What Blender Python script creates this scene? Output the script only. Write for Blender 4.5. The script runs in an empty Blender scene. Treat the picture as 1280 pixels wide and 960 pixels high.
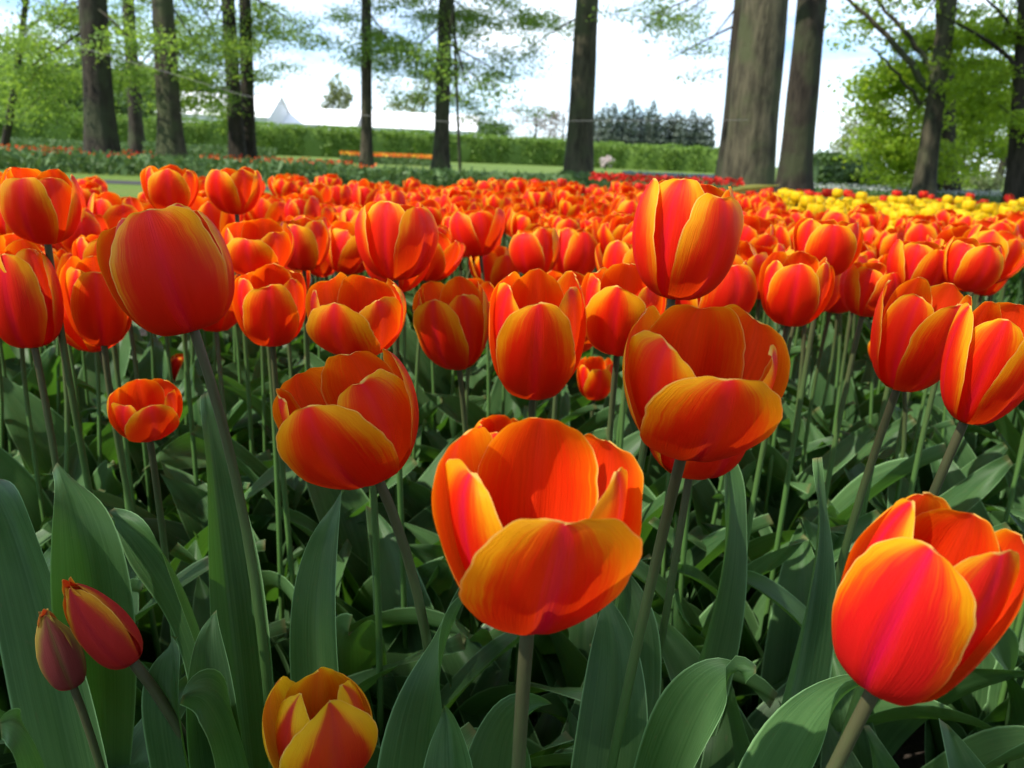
import bpy, math, random
import numpy as np
from mathutils import Vector, Matrix, Quaternion

C = bpy.context.scene
COL = C.collection
R = math.radians
rnd = random.Random(7)

# ------------------------------------------------------------------ camera
CAM_H, PITCH, ROLL, FPX = 0.62, R(15.5), R(2.5), 1030.0
cd = bpy.data.cameras.new('camera')
cd.sensor_width = 36.0
cd.lens = 36.0 * FPX / 1280.0
cd.clip_start, cd.clip_end = 0.01, 3000.0
cd.dof.use_dof = True
cd.dof.focus_distance = 0.40
cd.dof.aperture_fstop = 17.0
cam = bpy.data.objects.new('camera', cd)
COL.objects.link(cam)
CAMM = Matrix.Translation((0, 0, CAM_H)) @ Matrix.Rotation(R(90) - PITCH, 4, 'X') @ Matrix.Rotation(ROLL, 4, 'Z')
cam.matrix_world = CAMM
C.camera = cam

# ------------------------------------------------------------------ sky, sun, exposure
SUN_EL, SUN_BACK = R(51), R(27)       # sun to the left of the view, a little behind the camera
TO_SUN = Vector((-math.cos(SUN_EL) * math.cos(SUN_BACK), -math.cos(SUN_EL) * math.sin(SUN_BACK), math.sin(SUN_EL)))
C.view_settings.view_transform = 'Standard'
C.view_settings.look = 'None'
C.view_settings.gamma = 1.0
C.view_settings.exposure = 0.68
C.view_settings.use_curve_mapping = False
C.cycles.use_denoising = True
C.cycles.max_bounces = 8
C.cycles.diffuse_bounces = 4
C.cycles.transmission_bounces = 6
C.cycles.caustics_reflective = False
C.cycles.caustics_refractive = False
C.cycles.sample_clamp_indirect = 4.0
w = bpy.data.worlds.new('World')
C.world = w
w.use_nodes = True
nt = w.node_tree
nt.nodes.clear()
N = nt.nodes.new
out = N('ShaderNodeOutputWorld'); bg = N('ShaderNodeBackground'); sky = N('ShaderNodeTexSky')
sky.sky_type = 'NISHITA'
sky.sun_disc = False
sky.sun_elevation = SUN_EL
sky.sun_rotation = math.atan2(TO_SUN.x, TO_SUN.y)
sky.dust_density = 0.4
sky.ozone_density = 3.0
tc = N('ShaderNodeTexCoord'); mp = N('ShaderNodeMapping'); nz = N('ShaderNodeTexNoise'); cr = N('ShaderNodeValToRGB'); mx = N('ShaderNodeMix')
mx.data_type = 'RGBA'
mp.inputs['Scale'].default_value = (1.0, 1.0, 3.2)
nz.inputs['Scale'].default_value = 3.4
nz.inputs['Detail'].default_value = 7.0
nz.inputs['Roughness'].default_value = 0.62
cr.color_ramp.elements[0].position = 0.38; cr.color_ramp.elements[0].color = (0.10, 0.10, 0.10, 1)
cr.color_ramp.elements[1].position = 0.64; cr.color_ramp.elements[1].color = (0.95, 0.95, 0.95, 1)
mx.inputs['B'].default_value = (14.5, 16.4, 18.4, 1)
L = nt.links.new
L(tc.outputs['Generated'], mp.inputs['Vector']); L(mp.outputs['Vector'], nz.inputs['Vector']); L(nz.outputs['Fac'], cr.inputs['Fac'])
L(cr.outputs['Color'], mx.inputs['Factor']); gm = N('ShaderNodeMix'); gm.data_type = 'RGBA'; gm.blend_type = 'MULTIPLY'; gm.inputs['Factor'].default_value = 1.0; gm.inputs['B'].default_value = (1.35, 1.65, 2.1, 1); L(sky.outputs['Color'], gm.inputs['A']); L(gm.outputs['Result'], mx.inputs['A']); L(mx.outputs['Result'], bg.inputs['Color'])
bg.inputs['Strength'].default_value = 0.080
L(bg.outputs['Background'], out.inputs['Surface'])
sd = bpy.data.lights.new('sun', 'SUN')
sd.energy = 5.0
sd.angle = R(0.5)
sd.color = (1.0, 0.94, 0.84)
sun = bpy.data.objects.new('sun', sd)
COL.objects.link(sun)
sun.rotation_euler = TO_SUN.to_track_quat('Z', 'Y').to_euler()

# ------------------------------------------------------------------ helpers
def at(px, py, dist):
    """point seen at photo pixel (1280 x 960) at this distance from the camera"""
    d = Vector(((px - 640) / FPX, (480 - py) / FPX, -1.0)).normalized()
    return CAMM @ (d * dist)

def at_depth(px, py, Y):
    d = CAMM.to_3x3() @ Vector(((px - 640) / FPX, (480 - py) / FPX, -1.0))
    return Vector((0, 0, CAM_H)) + d * (Y / d.y)

CAMI = CAMM.inverted()
def project(p):
    q = CAMI @ Vector(p)
    if q.z > -0.02: return None
    return 640 + FPX * q.x / -q.z, 480 - FPX * q.y / -q.z

def mesh_from(name, V, F, uv=None, smooth=True):
    me = bpy.data.meshes.new(name)
    V = np.asarray(V, dtype=np.float64)
    me.from_pydata(V.tolist(), [], F if isinstance(F, list) else F.tolist())
    if uv is not None:
        ul = me.uv_layers.new(name='UVMap')
        idx = np.empty(len(me.loops), dtype=np.int32)
        me.loops.foreach_get('vertex_index', idx)
        ul.data.foreach_set('uv', np.asarray(uv, dtype=np.float32)[idx].ravel())
    if smooth:
        me.polygons.foreach_set('use_smooth', [True] * len(me.polygons))
    me.update()
    return me

def link(name, me, mat=None, parent=None, M=None):
    o = bpy.data.objects.new(name, me)
    COL.objects.link(o)
    if mat is not None and not me.materials: me.materials.append(mat)
    if parent is not None: o.parent = parent
    if M is not None: o.matrix_basis = M
    return o

def empty(name, loc, label=None, cat=None, group=None):
    o = bpy.data.objects.new(name, None)
    COL.objects.link(o)
    o.location = loc
    o.empty_display_size = 0.05
    return tag(o, label, cat, group)

def tag(o, label=None, cat=None, group=None, kind=None):
    if label: o['label'] = label
    if cat: o['category'] = cat
    if group: o['group'] = group
    if kind: o['kind'] = kind
    return o

def grid_faces(nu, nv, off=0):
    i = np.arange(nu - 1)[:, None] * nv + np.arange(nv - 1)[None, :]
    i = i.ravel() + off
    return np.stack([i, i + 1, i + nv + 1, i + nv], 1)

def tube(P, rad, sides=8, cap=True):
    """tapered tube along points P"""
    P = [Vector(p) for p in P]
    n = len(P)
    V, UV = [], []
    T = []
    for i in range(n):
        t = (P[min(i + 1, n - 1)] - P[max(i - 1, 0)]).normalized()
        T.append(t)
    a = T[0].orthogonal().normalized()
    for i in range(n):
        a = (a - T[i] * a.dot(T[i])).normalized()
        b = T[i].cross(a)
        for k in range(sides):
            th = 2 * math.pi * k / sides
            V.append(P[i] + (a * math.cos(th) + b * math.sin(th)) * rad[i])
            UV.append((k / sides, i / (n - 1)))
    F = []
    for i in range(n - 1):
        for k in range(sides):
            F.append([i * sides + k, i * sides + (k + 1) % sides, (i + 1) * sides + (k + 1) % sides, (i + 1) * sides + k])
    if cap:
        F.append(list(range((n - 1) * sides, n * sides)))
    return V, F, UV

class MB:
    def __init__(s): s.V, s.F, s.U = [], [], []
    def add(s, V, F, U=None):
        o = sum(len(x) for x in s.V)
        V = np.array([tuple(v) for v in V]) if not isinstance(V, np.ndarray) else V
        s.V.append(V)
        for f in (F.tolist() if isinstance(F, np.ndarray) else F): s.F.append([i + o for i in f])
        s.U.append(np.asarray(U if U is not None else np.zeros((len(V), 2))))
    def mesh(s, name, smooth=True):
        return mesh_from(name, np.concatenate(s.V), s.F, np.concatenate(s.U), smooth)

def bez(P, n):
    P = [np.array(p, dtype=float) for p in P]
    d = len(P) - 1
    t = np.linspace(0, 1, n)[:, None]
    return sum(math.comb(d, k) * t ** k * (1 - t) ** (d - k) * P[k] for k in range(d + 1))

# ------------------------------------------------------------------ materials
class MT:
    def __init__(s, name):
        s.m = bpy.data.materials.new(name); s.m.use_nodes = True
        s.t = s.m.node_tree; s.t.nodes.clear()
        s.out = s.n('ShaderNodeOutputMaterial')
    def n(s, kind, **kw):
        x = s.t.nodes.new(kind)
        for k, v in kw.items(): setattr(x, k, v)
        return x
    def l(s, a, b): s.t.links.new(a, b)
    def val(s, sock, v):
        if hasattr(v, 'is_linked'): s.l(v, sock)
        else: sock.default_value = v
    def math(s, op, a, b=0.0, c=0.0, clamp=False):
        x = s.n('ShaderNodeMath', operation=op, use_clamp=clamp)
        s.val(x.inputs[0], a); s.val(x.inputs[1], b); s.val(x.inputs[2], c)
        return x.outputs[0]
    def sstep(s, x, lo, hi):
        r = s.n('ShaderNodeMapRange', interpolation_type='SMOOTHSTEP')
        s.val(r.inputs['Value'], x); s.val(r.inputs['From Min'], lo); s.val(r.inputs['From Max'], hi)
        return r.outputs['Result']
    def mix(s, f, a, b):
        x = s.n('ShaderNodeMix', data_type='RGBA')
        s.val(x.inputs['Factor'], f)
        for sock, v in ((x.inputs['A'], a), (x.inputs['B'], b)):
            if hasattr(v, 'is_linked'): s.l(v, sock)
            else: sock.default_value = (*v, 1)
        return x.outputs['Result']
    def noise(s, vec, scale, detail=3, rough=0.55):
        x = s.n('ShaderNodeTexNoise')
        if vec is not None: s.l(vec, x.inputs['Vector'])
        x.inputs['Scale'].default_value = scale; x.inputs['Detail'].default_value = detail; x.inputs['Roughness'].default_value = rough
        return x.outputs['Fac']
    def mapping(s, vec, scale):
        x = s.n('ShaderNodeMapping'); s.l(vec, x.inputs['Vector']); x.inputs['Scale'].default_value = scale
        return x.outputs['Vector']
    def bump(s, h, dist, strength=1.0):
        x = s.n('ShaderNodeBump'); s.l(h, x.inputs['Height']); x.inputs['Distance'].default_value = dist; x.inputs['Strength'].default_value = strength
        return x.outputs['Normal']

def thin(mt, col, tcol, trans, rough, spec, normal=None):
    """thin leaf or petal: glossy diffuse front plus light that passes through"""
    p = mt.n('ShaderNodeBsdfPrincipled')
    mt.val(p.inputs['Base Color'], col if hasattr(col, 'is_linked') else (*col, 1))
    p.inputs['Roughness'].default_value = rough
    p.inputs['Specular IOR Level'].default_value = spec
    t = mt.n('ShaderNodeBsdfTranslucent')
    mt.val(t.inputs['Color'], tcol if hasattr(tcol, 'is_linked') else (*tcol, 1))
    if normal is not None: mt.l(normal, p.inputs['Normal']); mt.l(normal, t.inputs['Normal'])
    m = mt.n('ShaderNodeMixShader'); m.inputs[0].default_value = trans
    mt.l(p.outputs[0], m.inputs[1]); mt.l(t.outputs[0], m.inputs[2]); mt.l(m.outputs[0], mt.out.inputs['Surface'])
    return mt.m

def petal_material(name, yellow=(0.85, 0.42, 0.006), orange=(0.82, 0.13, 0.002), red=(0.74, 0.016, 0.003), pink=(0.68, 0.008, 0.026),
                   inner=(0.76, 0.040, 0.003), lo=0.30, hi=0.76, streak=0.66, bumpy=True, glow=(0.88, 0.10, 0.003), ishift=0.0, eshift=-0.76, rim=(0.88, 0.60, 0.14)):
    mt = MT(name)
    uvn = mt.n('ShaderNodeUVMap'); sep = mt.n('ShaderNodeSeparateXYZ'); mt.l(uvn.outputs[0], sep.inputs[0])
    oi = mt.n('ShaderNodeObjectInfo'); rn = oi.outputs['Random']
    a = mt.math('ABSOLUTE', mt.math('MULTIPLY_ADD', sep.outputs['X'], 2.0, -1.0))
    u = sep.outputs['Y']
    off = mt.n('ShaderNodeCombineXYZ'); mt.l(mt.math('MULTIPLY', rn, 40.0), off.inputs['Z'])
    vv = mt.n('ShaderNodeVectorMath', operation='ADD'); mt.l(uvn.outputs[0], vv.inputs[0]); mt.l(off.outputs[0], vv.inputs[1])
    st = mt.noise(mt.mapping(vv.outputs[0], (46, 2.4, 1)), 1.0, 6, 0.68)       # streaks along the petal
    st2 = mt.noise(mt.mapping(vv.outputs[0], (3.0, 2.2, 1)), 1.0, 2, 0.5)
    e = mt.math('ADD', a, mt.math('MULTIPLY', mt.math('SUBTRACT', st, 0.5), streak))
    e = mt.math('ADD', e, mt.math('MULTIPLY', mt.math('SUBTRACT', st2, 0.5), 0.45))
    e = mt.math('ADD', e, mt.math('MULTIPLY_ADD', u, 0.95, eshift))             # wider yellow towards the tip
    e = mt.math('ADD', e, mt.math('MULTIPLY_ADD', rn, 0.30, -0.13))
    f1 = mt.sstep(e, lo, hi)
    f2 = mt.sstep(e, hi - 0.22, hi + 0.20)
    body = mt.mix(mt.sstep(mt.math('ADD', a, mt.math('MULTIPLY', mt.math('SUBTRACT', st, 0.5), 0.35)), -0.05, 0.22), pink, red)
    outc = mt.mix(f2, mt.mix(f1, body, orange), yellow)
    ei = mt.math('ADD', mt.math('ADD', a, mt.math('MULTIPLY', mt.math('SUBTRACT', st, 0.5), streak * 1.2)), mt.math('MULTIPLY_ADD', u, 0.35, -0.3 + ishift))
    inb = mt.mix(mt.sstep(st, 0.35, 0.7), inner, tuple(c * 0.8 for c in inner))
    inc = mt.mix(mt.sstep(ei, 0.78, 1.08), mt.mix(mt.sstep(ei, 0.35, 0.85), inb, orange), yellow)
    inc = mt.mix(mt.sstep(u, 0.16, 0.05), inc, (0.5, 0.3, 0.01))
    geo = mt.n('ShaderNodeNewGeometry')
    col = mt.mix(geo.outputs['Backfacing'], outc, inc)
    rimf = mt.math('MAXIMUM', mt.sstep(a, 0.955, 0.995), mt.sstep(u, 0.985, 0.998))
    col = mt.mix(mt.math('MULTIPLY', rimf, mt.sstep(u, 0.35, 0.7)), col, rim)
    speck = mt.noise(mt.mapping(vv.outputs[0], (60, 60, 1)), 1.0, 3, 0.7)
    col = mt.mix(mt.math('MULTIPLY', mt.sstep(speck, 0.60, 0.75), 0.18), col, orange)
    tcol = mt.mix(0.45, mt.mix(0.5, outc, inc), glow)
    nrm = None
    if bumpy:
        fine = mt.noise(mt.mapping(vv.outputs[0], (120, 3, 1)), 1.0, 2)
        nrm = mt.bump(fine, 0.0006, 0.6)
        col = mt.mix(mt.math('MULTIPLY', mt.sstep(fine, 0.45, 0.75), 0.22), col, red)
    return thin(mt, col, tcol, 0.44, 0.50, 0.16, nrm)

M_PETAL = petal_material('petal_orange')
M_PETAL_WIDE = petal_material('petal_wide_yellow', eshift=-0.62, pink=(0.66, 0.006, 0.050))
M_PETAL_PINK = petal_material('petal_pink_side', eshift=-0.86, red=(0.74, 0.014, 0.012), pink=(0.66, 0.006, 0.060))
M_PETAL_RIM = petal_material('petal_yellow_rim', glow=(0.84, 0.40, 0.008), eshift=-.80, yellow=(0.86, 0.52, 0.010), orange=(0.84, 0.26, 0.004), red=(0.55, 0.012, 0.008), pink=(0.5, 0.01, 0.02), inner=(0.66, 0.025, 0.004), lo=0.22, hi=0.42, streak=0.35, ishift=.42)
M_PETAL_BUD = petal_material('petal_bud_red', yellow=(0.75, 0.36, 0.02), orange=(0.55, 0.09, 0.01), red=(0.50, 0.028, 0.024), pink=(0.42, 0.02, 0.028), lo=0.46, hi=0.80, streak=0.3)
M_PETAL_GREENBUD = petal_material('petal_bud_green', yellow=(0.40, 0.30, 0.05), orange=(0.26, 0.15, 0.05), red=(0.26, 0.060, 0.055), pink=(0.17, 0.12, 0.045), lo=0.4, hi=0.8, streak=0.3)
M_PETAL_RED = petal_material('petal_red', yellow=(0.72, 0.05, 0.005), orange=(0.68, 0.025, 0.005), red=(0.56, 0.010, 0.008), inner=(0.6, 0.012, 0.006), bumpy=False)
M_PETAL_YELLOW = petal_material('petal_yellow', glow=(0.82, 0.56, 0.01), yellow=(0.82, 0.60, 0.010), orange=(0.80, 0.56, 0.006), red=(0.78, 0.50, 0.006), pink=(0.76, 0.48, 0.006), inner=(0.8, 0.54, 0.006), bumpy=False)

def leaf_material(name, c1, c2, tcol, trans=0.25, rough=0.42):
    mt = MT(name)
    uvn = mt.n('ShaderNodeUVMap')
    oi = mt.n('ShaderNodeObjectInfo')
    off = mt.n('ShaderNodeCombineXYZ'); mt.l(mt.math('MULTIPLY', oi.outputs['Random'], 30.0), off.inputs['Z'])
    vv = mt.n('ShaderNodeVectorMath', operation='ADD'); mt.l(uvn.outputs[0], vv.inputs[0]); mt.l(off.outputs[0], vv.inputs[1])
    v1 = mt.noise(mt.mapping(vv.outputs[0], (48, 0.8, 1)), 1.0, 3)
    v2 = mt.noise(mt.mapping(vv.outputs[0], (2.0, 3.0, 1)), 1.0, 3)
    f = mt.math('ADD', mt.math('MULTIPLY', v1, 0.62), mt.math('MULTIPLY', v2, 0.75), clamp=True)
    col = mt.mix(mt.sstep(f, 0.35, 0.85), c1, c2)
    col = mt.mix(mt.math('MULTIPLY', oi.outputs['Random'], 0.35), col, tuple(x * 0.7 for x in c1))
    sx = mt.n('ShaderNodeSeparateXYZ'); mt.l(uvn.outputs[0], sx.inputs[0])
    dirt = mt.noise(mt.mapping(vv.outputs[0], (14, 30, 1)), 1.0, 4, 0.7)
    col = mt.mix(mt.math('MULTIPLY', mt.sstep(dirt, 0.63, 0.72), 0.5), col, (0.10, 0.085, 0.045))
    col = mt.mix(mt.math('MULTIPLY', mt.sstep(sx.outputs['Y'], 0.975, 1.0), 0.5), col, (0.16, 0.12, 0.05))
    edge = mt.math('ABSOLUTE', mt.math('MULTIPLY_ADD', sx.outputs['X'], 2.0, -1.0))
    col = mt.mix(mt.sstep(edge, 0.94, 1.0), col, tuple(min(1, x * 2.2 + 0.05) for x in c2))
    nrm = mt.bump(v1, 0.0008, 0.35)
    return thin(mt, col, tcol, trans, rough, 0.16, nrm)

M_LEAF = leaf_material('tulip_leaf', (0.015, 0.050, 0.015), (0.066, 0.138, 0.046), (0.10, 0.28, 0.02), 0.24, 0.42)
M_LEAF_FAR = M_LEAF

def stem_material():
    mt = MT('tulip_stem')
    uvn = mt.n('ShaderNodeUVMap'); s = mt.n('ShaderNodeSeparateXYZ'); mt.l(uvn.outputs[0], s.inputs[0])
    n1 = mt.noise(mt.mapping(uvn.outputs[0], (8, 40, 1)), 1.0, 3)
    col = mt.mix(mt.sstep(mt.math('ADD', s.outputs['Y'], mt.math('MULTIPLY', n1, 0.2)), 0.62, 1.12), (0.060, 0.135, 0.030), (0.060, 0.058, 0.026))
    p = mt.n('ShaderNodeBsdfPrincipled'); mt.l(col, p.inputs['Base Color']); p.inputs['Roughness'].default_value = 0.5
    p.inputs['Specular IOR Level'].default_value = 0.3
    mt.l(mt.bump(n1, 0.0005, 0.4), p.inputs['Normal'])
    mt.l(p.outputs[0], mt.out.inputs['Surface'])
    return mt.m
M_STEM = stem_material()

def tree_leaf_material(name, c1, c2, tcol, trans=0.45):
    mt = MT(name)
    geo = mt.n('ShaderNodeNewGeometry')
    n1 = mt.noise(geo.outputs['Position'], 0.55, 4)
    rp = mt.math('ADD', mt.math('MULTIPLY', geo.outputs['Random Per Island'], 0.55), mt.math('MULTIPLY', n1, 0.6), clamp=True)
    return thin(mt, mt.mix(rp, c1, c2), mt.mix(rp, tuple(x * 0.6 for x in tcol), tcol), trans, 0.55, 0.25)

M_BEECH = tree_leaf_material('beech_leaf', (0.070, 0.14, 0.025), (0.14, 0.23, 0.04), (0.36, 0.55, 0.06), .5)
M_BRIGHT = tree_leaf_material('bright_leaf', (0.11, 0.20, 0.018), (0.23, 0.34, 0.03), (0.50, 0.68, 0.04), 0.55)
M_WOOD = tree_leaf_material('wood_leaf', (0.040, 0.085, 0.030), (0.10, 0.17, 0.05), (0.12, 0.2, 0.04), 0.3)
M_PALE = tree_leaf_material('pale_leaf', (0.13, 0.16, 0.07), (0.22, 0.25, 0.10), (0.25, 0.3, 0.08), 0.3)
M_CONIFER_HAZED = tree_leaf_material('conifer_leaf_hazed', (0.060, 0.085, 0.066), (0.115, 0.145, 0.105), (0.05, 0.09, 0.03), 0.2)  # lightened and greyed: the distant haze is put into the leaf colour
M_HEDGE = tree_leaf_material('hedge_leaf', (0.045, 0.105, 0.014), (0.19, 0.30, 0.045), (0.18, 0.32, 0.03), 0.35)
M_TWIG = tree_leaf_material('twig_bud', (0.16, 0.12, 0.09), (0.24, 0.19, 0.15), (0.2, 0.15, 0.1), 0.2)

def rough_material(name, c1, c2, scale, bumpd, mapscale=(1, 1, 1), rough=0.9, c3=None, scale3=0.5):
    mt = MT(name)
    geo = mt.n('ShaderNodeNewGeometry')
    v = mt.mapping(geo.outputs['Position'], mapscale)
    n1 = mt.noise(v, scale, 6, 0.65)
    col = mt.mix(mt.sstep(n1, 0.3, 0.7), c1, c2)
    if c3 is not None:
        col = mt.mix(mt.sstep(mt.noise(geo.outputs['Position'], scale3, 3), 0.45, 0.65), col, c3)
    p = mt.n('ShaderNodeBsdfPrincipled'); mt.l(col, p.inputs['Base Color']); p.inputs['Roughness'].default_value = rough
    p.inputs['Specular IOR Level'].default_value = 0.2
    mt.l(mt.bump(n1, bumpd, 0.9), p.inputs['Normal'])
    mt.l(p.outputs[0], mt.out.inputs['Surface'])
    return mt.m

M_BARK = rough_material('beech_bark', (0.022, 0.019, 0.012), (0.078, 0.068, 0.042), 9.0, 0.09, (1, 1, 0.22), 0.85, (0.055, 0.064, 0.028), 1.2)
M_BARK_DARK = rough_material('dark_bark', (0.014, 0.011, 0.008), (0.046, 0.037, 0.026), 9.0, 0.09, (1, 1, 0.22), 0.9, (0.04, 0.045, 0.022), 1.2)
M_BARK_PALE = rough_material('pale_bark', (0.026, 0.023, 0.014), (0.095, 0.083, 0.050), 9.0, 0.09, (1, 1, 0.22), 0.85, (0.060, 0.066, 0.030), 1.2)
M_LAWN = rough_material('lawn', (0.055, 0.105, 0.014), (0.125, 0.185, 0.03), 14.0, 0.03, (1, 1, 1), 0.95, (0.10, 0.14, 0.025), 0.35)
M_SOIL = rough_material('soil', (0.010, 0.008, 0.006), (0.045, 0.034, 0.026), 30.0, 0.02, (1, 1, 1), 0.95)
M_PATH = rough_material('asphalt', (0.030, 0.030, 0.031), (0.055, 0.054, 0.053), 40.0, 0.004, (1, 1, 1), 0.9)
M_TENT = rough_material('tent_canvas', (0.76, 0.76, 0.75), (0.82, 0.82, 0.81), 0.6, 0.01, (1, 1, 1), 0.6)
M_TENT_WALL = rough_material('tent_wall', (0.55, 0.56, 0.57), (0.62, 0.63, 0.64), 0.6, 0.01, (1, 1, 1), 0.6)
M_CORD = rough_material('cord', (0.22, 0.21, 0.20), (0.30, 0.29, 0.28), 20, 0.001)

# ------------------------------------------------------------------ ground
def sheet(name, pts, z, mat):
    me = mesh_from(name, [(x, y, z) for x, y in pts], [list(range(len(pts)))], smooth=False)
    o = link(name, me, mat)
    return tag(o, kind='structure')

sheet('lawn', [(-900, -60), (900, -60), (900, 1500), (-900, 1500)], 0.0, M_LAWN)
# planting bed: real bumpy soil
def soil_bed():
    nx, ny = 90, 80
    X = np.linspace(-5.5, 5.5, nx); Y = np.linspace(-1.2, 5.6, ny)
    gx, gy = np.meshgrid(X, Y, indexing='ij')
    g = np.random.default_rng(3)
    z = 0.012 + 0.012 * g.random(gx.shape) + 0.006 * np.sin(gx * 9) * np.cos(gy * 7)
    V = np.stack([gx, gy, z], -1).reshape(-1, 3)
    return tag(link('soil_bed', mesh_from('soil_bed', V, grid_faces(nx, ny)), M_SOIL), kind='structure')
soil_bed()
sheet('path', [(-40, 10.5), (0, 12.0), (25, 17.5), (25, 18.7), (0, 13.0), (-40, 11.5)], 0.004, M_PATH)

# ------------------------------------------------------------------ leaves of trees
def leaf_cloud(P, size, g, flat=0.5, aspect=0.6, smin=0.6):
    """one small rhombic face per point"""
    P = np.asarray(P); n = len(P)
    nrm = g.normal(size=(n, 3)); nrm[:, 2] = np.abs(nrm[:, 2]) + flat * 2.0
    nrm /= np.linalg.norm(nrm, axis=1)[:, None]
    a = g.normal(size=(n, 3)); a -= nrm * (a * nrm).sum(1)[:, None]; a /= np.linalg.norm(a, axis=1)[:, None]
    b = np.cross(nrm, a)
    s = (size * (smin + (1.3 - smin) * g.random(n)))[:, None]
    V = np.stack([P - a * s * .5, P + b * s * aspect * .5 + a * s * .05, P + a * s * .5, P - b * s * aspect * .5 + a * s * .05], 1).reshape(-1, 3)
    F = np.arange(4 * n).reshape(n, 4)
    return V, F

def blob(c, r, n, g, hollow=0.45):
    d = g.normal(size=(n, 3)); d /= np.linalg.norm(d, axis=1)[:, None]
    rad = (hollow + (1 - hollow) * g.random(n) ** 0.6)[:, None]
    return np.asarray(c) + d * rad * np.asarray(r)

def clumped(c, r, n, g, k=14, spread=0.34):
    """points gathered in k clumps inside an ellipsoid: an uneven outline with gaps"""
    c, r = np.asarray(c, float), np.asarray(r, float)
    cen = blob(c, r * 0.82, k, g, 0.15)
    w_ = g.random(k) + 0.3; w_ /= w_.sum()
    idx = g.choice(k, n, p=w_)
    return cen[idx] + g.normal(size=(n, 3)) * r * spread * (0.45 + 0.55 * g.random(k)[idx])[:, None] * np.array([1, 1, 0.62])

def trunk_mesh(name, P, rad, sides=18, flare=0.5, seed=0):
    g = np.random.default_rng(seed)
    n = 34
    B = bez(P, n)
    t = np.linspace(0, 1, n)
    rr = rad[0] + (rad[1] - rad[0]) * t ** 0.8
    z = B[:, 2]
    rr = rr * (1 + flare * np.exp(-z / 0.45))
    V, F, U = tube(B, rr, sides)
    V = np.array([tuple(v) for v in V])
    ph = g.random(4) * 6.28
    for i in range(n):
        for k in range(sides):
            th = 2 * math.pi * k / sides
            m = 1 + 0.05 * math.sin(3 * th + ph[0] + z[i] * .2) + 0.04 * math.sin(5 * th + ph[1]) + 0.12 * flare * math.exp(-z[i] / 0.4) * math.sin(5 * th + ph[2]) + 0.02 * math.sin(z[i] * 3 + ph[3] + 2 * th)
            j = i * sides + k
            V[j] = B[i] + (V[j] - B[i]) * m
    return mesh_from(name, V, F, U)

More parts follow.
